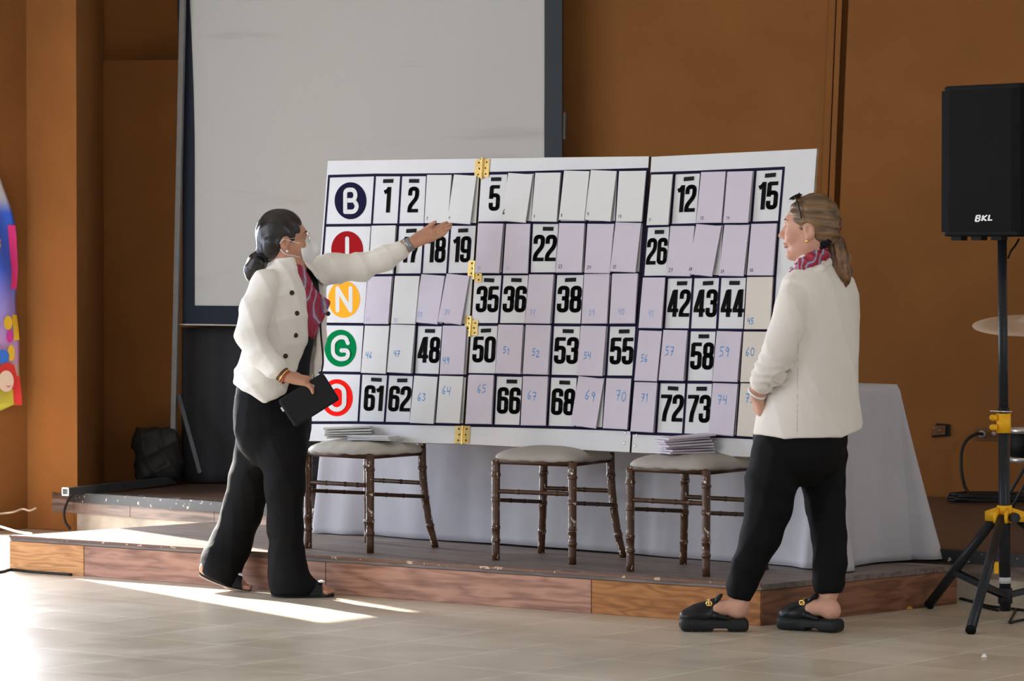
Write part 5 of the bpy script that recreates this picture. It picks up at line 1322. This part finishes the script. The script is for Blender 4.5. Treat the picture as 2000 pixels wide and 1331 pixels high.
# pocket flap and centre seam
vs = []; fl_ = [(1503, 757), (1516, 755), (1526, 752), (1534, 740), (1537, 728), (1526, 728), (1516, 733), (1507, 743)]
for off in (-.016, -.004):
    for x, y in fl_: q = drape(j2, x, y, Y1_, .0) or Q(x, y, -.15); vs.append(q+Vector((-.1, off*1.0, 0)) if False else q+Vector((0, off, 0)))
n = len(fl_); obj('pocket_flap', (vs, [tuple(range(n)), tuple(range(2*n-1, n-1, -1))]+[(i, n+i, n+(i+1) % n, (i+1) % n) for i in range(n)]), jk2, jk_o)
sm_ = [drape(j2, 1559+(y-640)*-.012, y, Y1_, .001) for y in range(660, 848, 6)]
obj('back_seam', MB().tube([p for p in sm_ if p], .0014, 6).vf(), mat('seam_thread', (.55, .5, .44), .8), jk_o, True)
# collar: a standing band turned down
cl_ = []
hc2 = Q(1583, 447); HM2 = frame((-.97, .24), 0.0)
nk = Q(1590, 500)
cf = Field()
cpts = [Q(1616, 500, .03), Q(1618, 512, -.03), Q(1603, 527, -.085), Q(1577, 541, -.10), Q(1556, 552, -.07), Q(1543, 560, -.02)]
cf.chain(cpts, [.015, .017, .018, .017, .014, .010], .012)
cf.chain([Q(1616, 500, .03), Q(1600, 505, .08), Q(1570, 520, .09), Q(1548, 545, .07)], [.015, .014, .012, .010], .012)
smooth(obj('collar', cf.mesh(.0045), jk2, jk_o, True), 2)
# scarf wrapped round the neck
sf_ = Field()
sp_ = [Q(1612, 489, .03), Q(1606, 498, -.035), Q(1588, 508, -.065), Q(1570, 521, -.065), Q(1556, 537, -.050), Q(1543, 551, -.025), Q(1533, 561, .0)]
sf_.chain(sp_, [.020, .026, .029, .031, .027, .019, .010], .012)
sf_.chain([Q(1612, 489, .03), Q(1592, 495, .075), Q(1565, 515, .07), Q(1550, 540, .03)], [.020, .024, .024, .018], .012)
sf_.cone(Q(1552, 540, -.03), Q(1545, 528, -.02), .012, .008, .01)
sf_.fn(folds(.006, [(60, 30, 90, .4, 1)]), *BIG, 'w')
smooth(obj('neck_scarf', sf_.mesh(.004), scarfmat('red_blue_scarf', 46, 1.7, .08), w2, True, label='red and blue patterned neck scarf'), 1)
# body
b2 = Field(); q2 = head(b2, hc2, HM2)
b2.cone(q2(-.022, 0, -.055), Q(1592, 525, .0), .050, .056, .03); b2.cone(Q(1592, 525), Q(1593, 600), .055, .075, .04); b2.cone(Q(1593, 600), Q(1565, 860), .075, .09, .04)
b2.chain([Q(1558, 580, -.1), Q(1521, 685, -.165), Q(1490, 742, -.145), Q(1479, 768, -.115)], [.045, .042, .036, .0285], .02)
hand(b2, Q(1479, 768, -.115), (.10, .55, -.83), (.88, .30, .15), (-.75, .45, .3), .17, (.5, .55, .6, .6), (.5, .2), .02)
b2.chain([Q(1632, 585, .11), Q(1640, 690, .2), Q(1560, 755, .25), Q(1535, 768, .22)], [.045, .042, .034, .027], .02)
hand(b2, Q(1535, 768, .22), (-.78, -.55, -.25), (.3, -.55, -.5), (0, -.3, .9), .17, (.5, .55, .6, .6), (.5, .2), .02)
b2.chain([Q(1520, 900, -.06), Q(1495, 1010, -.04), Q(1450, 1150, -.02), Q(1447, 1180, -.02)], [.08, .055, .036, .030], .03)
b2.chain([Q(1605, 900, .07), Q(1618, 1020, .05), Q(1618, 1150, .0), Q(1616, 1178, .0)], [.08, .055, .036, .030], .03)
D3 = 12.93
def foot2(base, d, ank):                                           # base: heel end of the sole on the floor
    base = Vector((base.x, base.y, 0)); d = Vector(d).normalized(); s = Vector((-d.y, d.x, 0)); up = Vector((0, 0, 1))
    at = lambda x, y, z: base+d*x+s*y+up*z
    b2.chain([ank, at(.045, 0, .092), at(.12, 0, .088), at(.19, 0, .068)], [.030, .033, .030, .026], .018)
    b2.ell(at(.036, 0, .078), (.032, .030, .030), (d, s, up), .02)
    b2.ell(ank+s*.024-up*.002, (.012, .012, .013), None, .012); b2.ell(ank-s*.024-up*.004, (.012, .012, .013), None, .012)
    f = Field().box(at(.128, 0, .026), (.130, .044, .025), (d, s, up), .018, .01).ell(at(.205, 0, .03), (.058, .051, .027), (d, s, up), .02)
    f.fn(lambda X, Y, Z: -Z+.001, *BIG, 'i', .003)
    f.box(at(.106, 0, .0), (.028, .07, .014), (d, s, up), .006, .006, 's')
    for k in (0, 1, 2): f.box(at(.155+.03*k, 0, 0), (.004, .07, .006), (d, s, up), .002, .003, 's')
    for k in (0, 1): f.box(at(.022+.03*k, 0, 0), (.003, .07, .006), (d, s, up), .002, .003, 's')
    so = smooth(obj('shoe', f.mesh(.0035), bkl2, w2, True, label='black chunky-soled backless loafer'), 1)
    g = Field().ell(at(.185, 0, .062), (.074, .046, .034), (d, s, up), .02).cone(at(.19, 0, .07), at(.125, 0, .098), .036, .030, .02, 'u').ell(at(.228, 0, .052), (.032, .036, .022), (d, s, up), .02)
    g.cone(at(.12, .036, .062), at(.075, .040, .052), .012, .006, .015).cone(at(.12, -.036, .062), at(.075, -.040, .052), .012, .006, .015)
    g.fn(lambda X, Y, Z: .046-Z, *BIG, 'i', .004)
    u0 = smooth(obj('upper', g.mesh(.0035), bkl, so, True), 1)
    t0 = at(.118, 0, .122); obj('tongue', Field().ell(t0, (.010, .026, .030), ((d*.75+up*.66).normalized(), s, (up*.75-d*.66).normalized()), .01).mesh(.003), bkl, so, True)
    mb = MB().tube(spline([at(.150, -.034, .100), at(.148, -.015, .120), at(.148, .0, .124), at(.148, .015, .120), at(.150, .034, .100)], 5), .0045, 8)
    for y in (-.028, .028): mb2 = ring3(at(.150, y, .108), s, .010, .0030, 18, 6); mb.add(mb2.v, mb2.f)
    obj('buckle', mb.vf(), gold, so, True, label='gold horsebit buckle')
bkl2 = mat('dark_rubber_sole', (.014, .016, .016), .55)
h1 = P(1461, 1230, D3); h2 = P(1641, 1230, 12.88)
foot2(h1, (-1, .04, 0), Q(1447, 1181, -.02)); foot2(h2, (-.84, .54, 0), Q(1617, 1180, -.02))
body2 = smooth(obj('body', b2.mesh(.0035), skin2, w2, True), 1)
# hair
h2f = Field().ell(q2(-.014, 0, .036), (.104, .081, .100), HM2, .02).ell(q2(-.06, 0, -.015), (.052, .064, .06), HM2, .03)
h2f.fn(hair_cut(HM2, hc2, [(-.2, -.10), (-.12, -.060), (-.075, -.045), (-.04, -.022), (-.012, .018), (.0, .042), (.03, .060), (.07, .078), (.1, .090), (.15, .1)]), *BIG, 'i', .008)
for s in (-1, 1): h2f.ell(q2(.0, s*.085, -.010), (.023, .03, .036), HM2, .008, 's')
h2f.fn(lambda X, Y, Z: .002*np.sin(210*Z+30*X), *BIG, 'w')
bnd = hairmat('brown_blonde_hair', (.085, .046, .021), (.25, .145, .066), (5, 34, 44), .4)
smooth(obj('hair', h2f.mesh(.004), bnd, w2, True, label='brown-blonde hair pulled back'), 1)
pf = Field().chain([Q(1621, 460, -.005), Q(1633, 478, -.01), Q(1641, 505, -.02), Q(1648, 533, -.03), Q(1652, 562, -.03)], [.026, .034, .036, .030, .006], .02)
pf.fn(lambda X, Y, Z: .0028*np.sin(230*X+40*Z)+.002*np.sin(260*Y-60*Z), *BIG, 'w')
smooth(obj('ponytail', pf.mesh(.004), hairmat('ponytail_hair', (.07, .034, .014), (.27, .14, .06), (60, 60, 9), .4), w2, True, label='brown-blonde ponytail'), 1)
obj('hair_tie', MB().tube(spline([Q(1620+11*math.cos(a)*.6-9*math.sin(a)*.35, 459-11*math.cos(a)*.25-17*math.sin(a), -.034*math.cos(a)-.004) for a in [2*math.pi*i/14 for i in range(14)]], 3, True), .009, 8, True).vf(), mat('black_scrunchie', (.008, .008, .010), .8), w2, True, label='black hair tie')
eyes(w2, q2, HM2, mat('brown_brow_hair', (.10, .055, .03), .7))
lf = Field().ell(q2(.0950, 0, -.0570), (.010, .0205, .0052), HM2, .004).ell(q2(.0930, 0, -.0690), (.010, .0175, .0058), HM2, .004)
obj('lips', lf.mesh(.002), mat('rose_lips', (.42, .14, .12), .4), w2, True)
for s in (-1, 1): obj('earring', Field().ell(q2(.002, s*.079, -.048), (.0065, .0055, .0075)).mesh(.002), gold, w2, True, label='gold stud earring')
sgm = mat('dark_tortoise_frame', (.012, .008, .006), .25)
ctr_ = [q2(.058, s*.034, .122) for s in (-1, 1)]
a1, a2 = (HM2[0]*.72-HM2[2]*.40).normalized(), HM2[1]
sg = obj('sunglasses', MB().tube([ctr_[0]+a2*.010+a1*-.016, (ctr_[0]+ctr_[1])/2+HM2[2]*.006-a1*.016, ctr_[1]-a2*.010-a1*.016], .003, 6).vf(), sgm, w2, True, label='dark sunglasses pushed up on the hair')
dkl = mat('dark_lens', (.02, .015, .012), .1)
for k, s in enumerate((-1, 1)):
    rim = [ctr_[k]+a1*.020*math.sin(a)+a2*.027*math.cos(a) for a in [2*math.pi*i/20 for i in range(20)]]
    obj('rim', MB().tube(rim, .0028, 6, True).vf(), sgm, sg, True); obj('lens', (rim, [tuple(range(20))]), dkl, sg)
    obj('temple', MB().tube(spline([ctr_[k]+a2*s*.028-a1*.008, q2(.035, s*.080, .088), q2(.022, s*.087, .040)], 5), .0034, 6).vf(), sgm, sg, True)
bx = (Q(1479, 768, -.115)-Q(1490, 742, -.145)).normalized()
obj('bracelet', ring3(Q(1478.5, 768, -.116), bx+Vector((.0, -.1, .2)), .034, .0042, 26, 8).vf(), pearl, w2, True, label='white cord bracelet')
scr_ = Field().chain([Q(1602, 486, -.045), Q(1613, 472, -.052), Q(1624, 456, -.040), Q(1629, 446, -.020)], [.012, .020, .018, .012], .01).fn(lambda X, Y, Z: .002*np.sin(420*Z+200*X), *BIG, 'w')
obj('hair_clip', scr_.mesh(.003), mat('black_scrunchie', (.008, .008, .010), .8), w2, True, label='black hair clip')
# trousers
t2 = Field().rings([rq(815, 1566, .165, .14), rq(850, 1564, .186, .163), rq(890, 1561, .183, .158), rq(918, 1562, .150, .13), rq(948, 1563, .08, .07)], .045, 'u', 2.2)
t2.chain([Q(1518, 890, -.07), Q(1508, 940, -.06), Q(1502, 985, -.05), Q(1486, 1048, -.04), Q(1463, 1105, -.025), Q(1448, 1148, -.02), Q(1445, 1166, -.02)], [.100, .096, .088, .077, .060, .050, .043], .018)
t2.chain([Q(1606, 890, .08), Q(1609, 940, .07), Q(1613, 985, .06), Q(1620, 1048, .04), Q(1622, 1100, .02), Q(1618, 1142, .0), Q(1617, 1158, .0)], [.095, .082, .072, .067, .064, .053, .046], .012)
cu = poly_prism([(1400, 1150), (1420, 1162), (1469, 1177), (1500, 1170), (1560, 1157), (1591, 1157), (1660, 1157), (1660, 1230), (1400, 1230)], Y1_)
t2.fn(lambda X, Y, Z: cu(X, Z), (0, 12, 0), (2, 14, .4), 's', .004)
t2.fn(folds(.006, [(28, 8, 6, .3, 1), (16, -18, -10, 1.1, .7)]), *BIG, 'w')
smooth(obj('trousers', t2.mesh(.0065), trs, w2, True, label='black cuffed trousers'))
# bag leaning on the wall behind the screen stand
bp_ = G(300, 944, ZS); bp_.y = min(bp_.y, 18.42); bz_ = bp_
Bx = lambda px, py, dy=0.0: P(px, py, 18.38+dy)
f = Field().box(Bx(307, 888), (.118, .085, .140), (Vector((1, .1, 0)).normalized(), Vector((-.1, 1, 0)).normalized(), Vector((0, 0, 1))), .055, .02)
f.ell(Bx(280, 862), (.06, .07, .055), None, .04).ell(Bx(330, 915), (.07, .10, .06), None, .04)
f.fn(folds(.014, [(30, 10, 12, .3, 1), (-12, 9, 30, 1.1, .8)]), *BIG, 'w')
f.fn(lambda X, Y, Z: ZS+.004-Z, *BIG, 'i', .01)
bago = smooth(obj('duffel_bag', f.mesh(.008), bag_m, None, True)); tag(bago, 'slumped black nylon bag on the stage behind the grey screen post', 'bag')
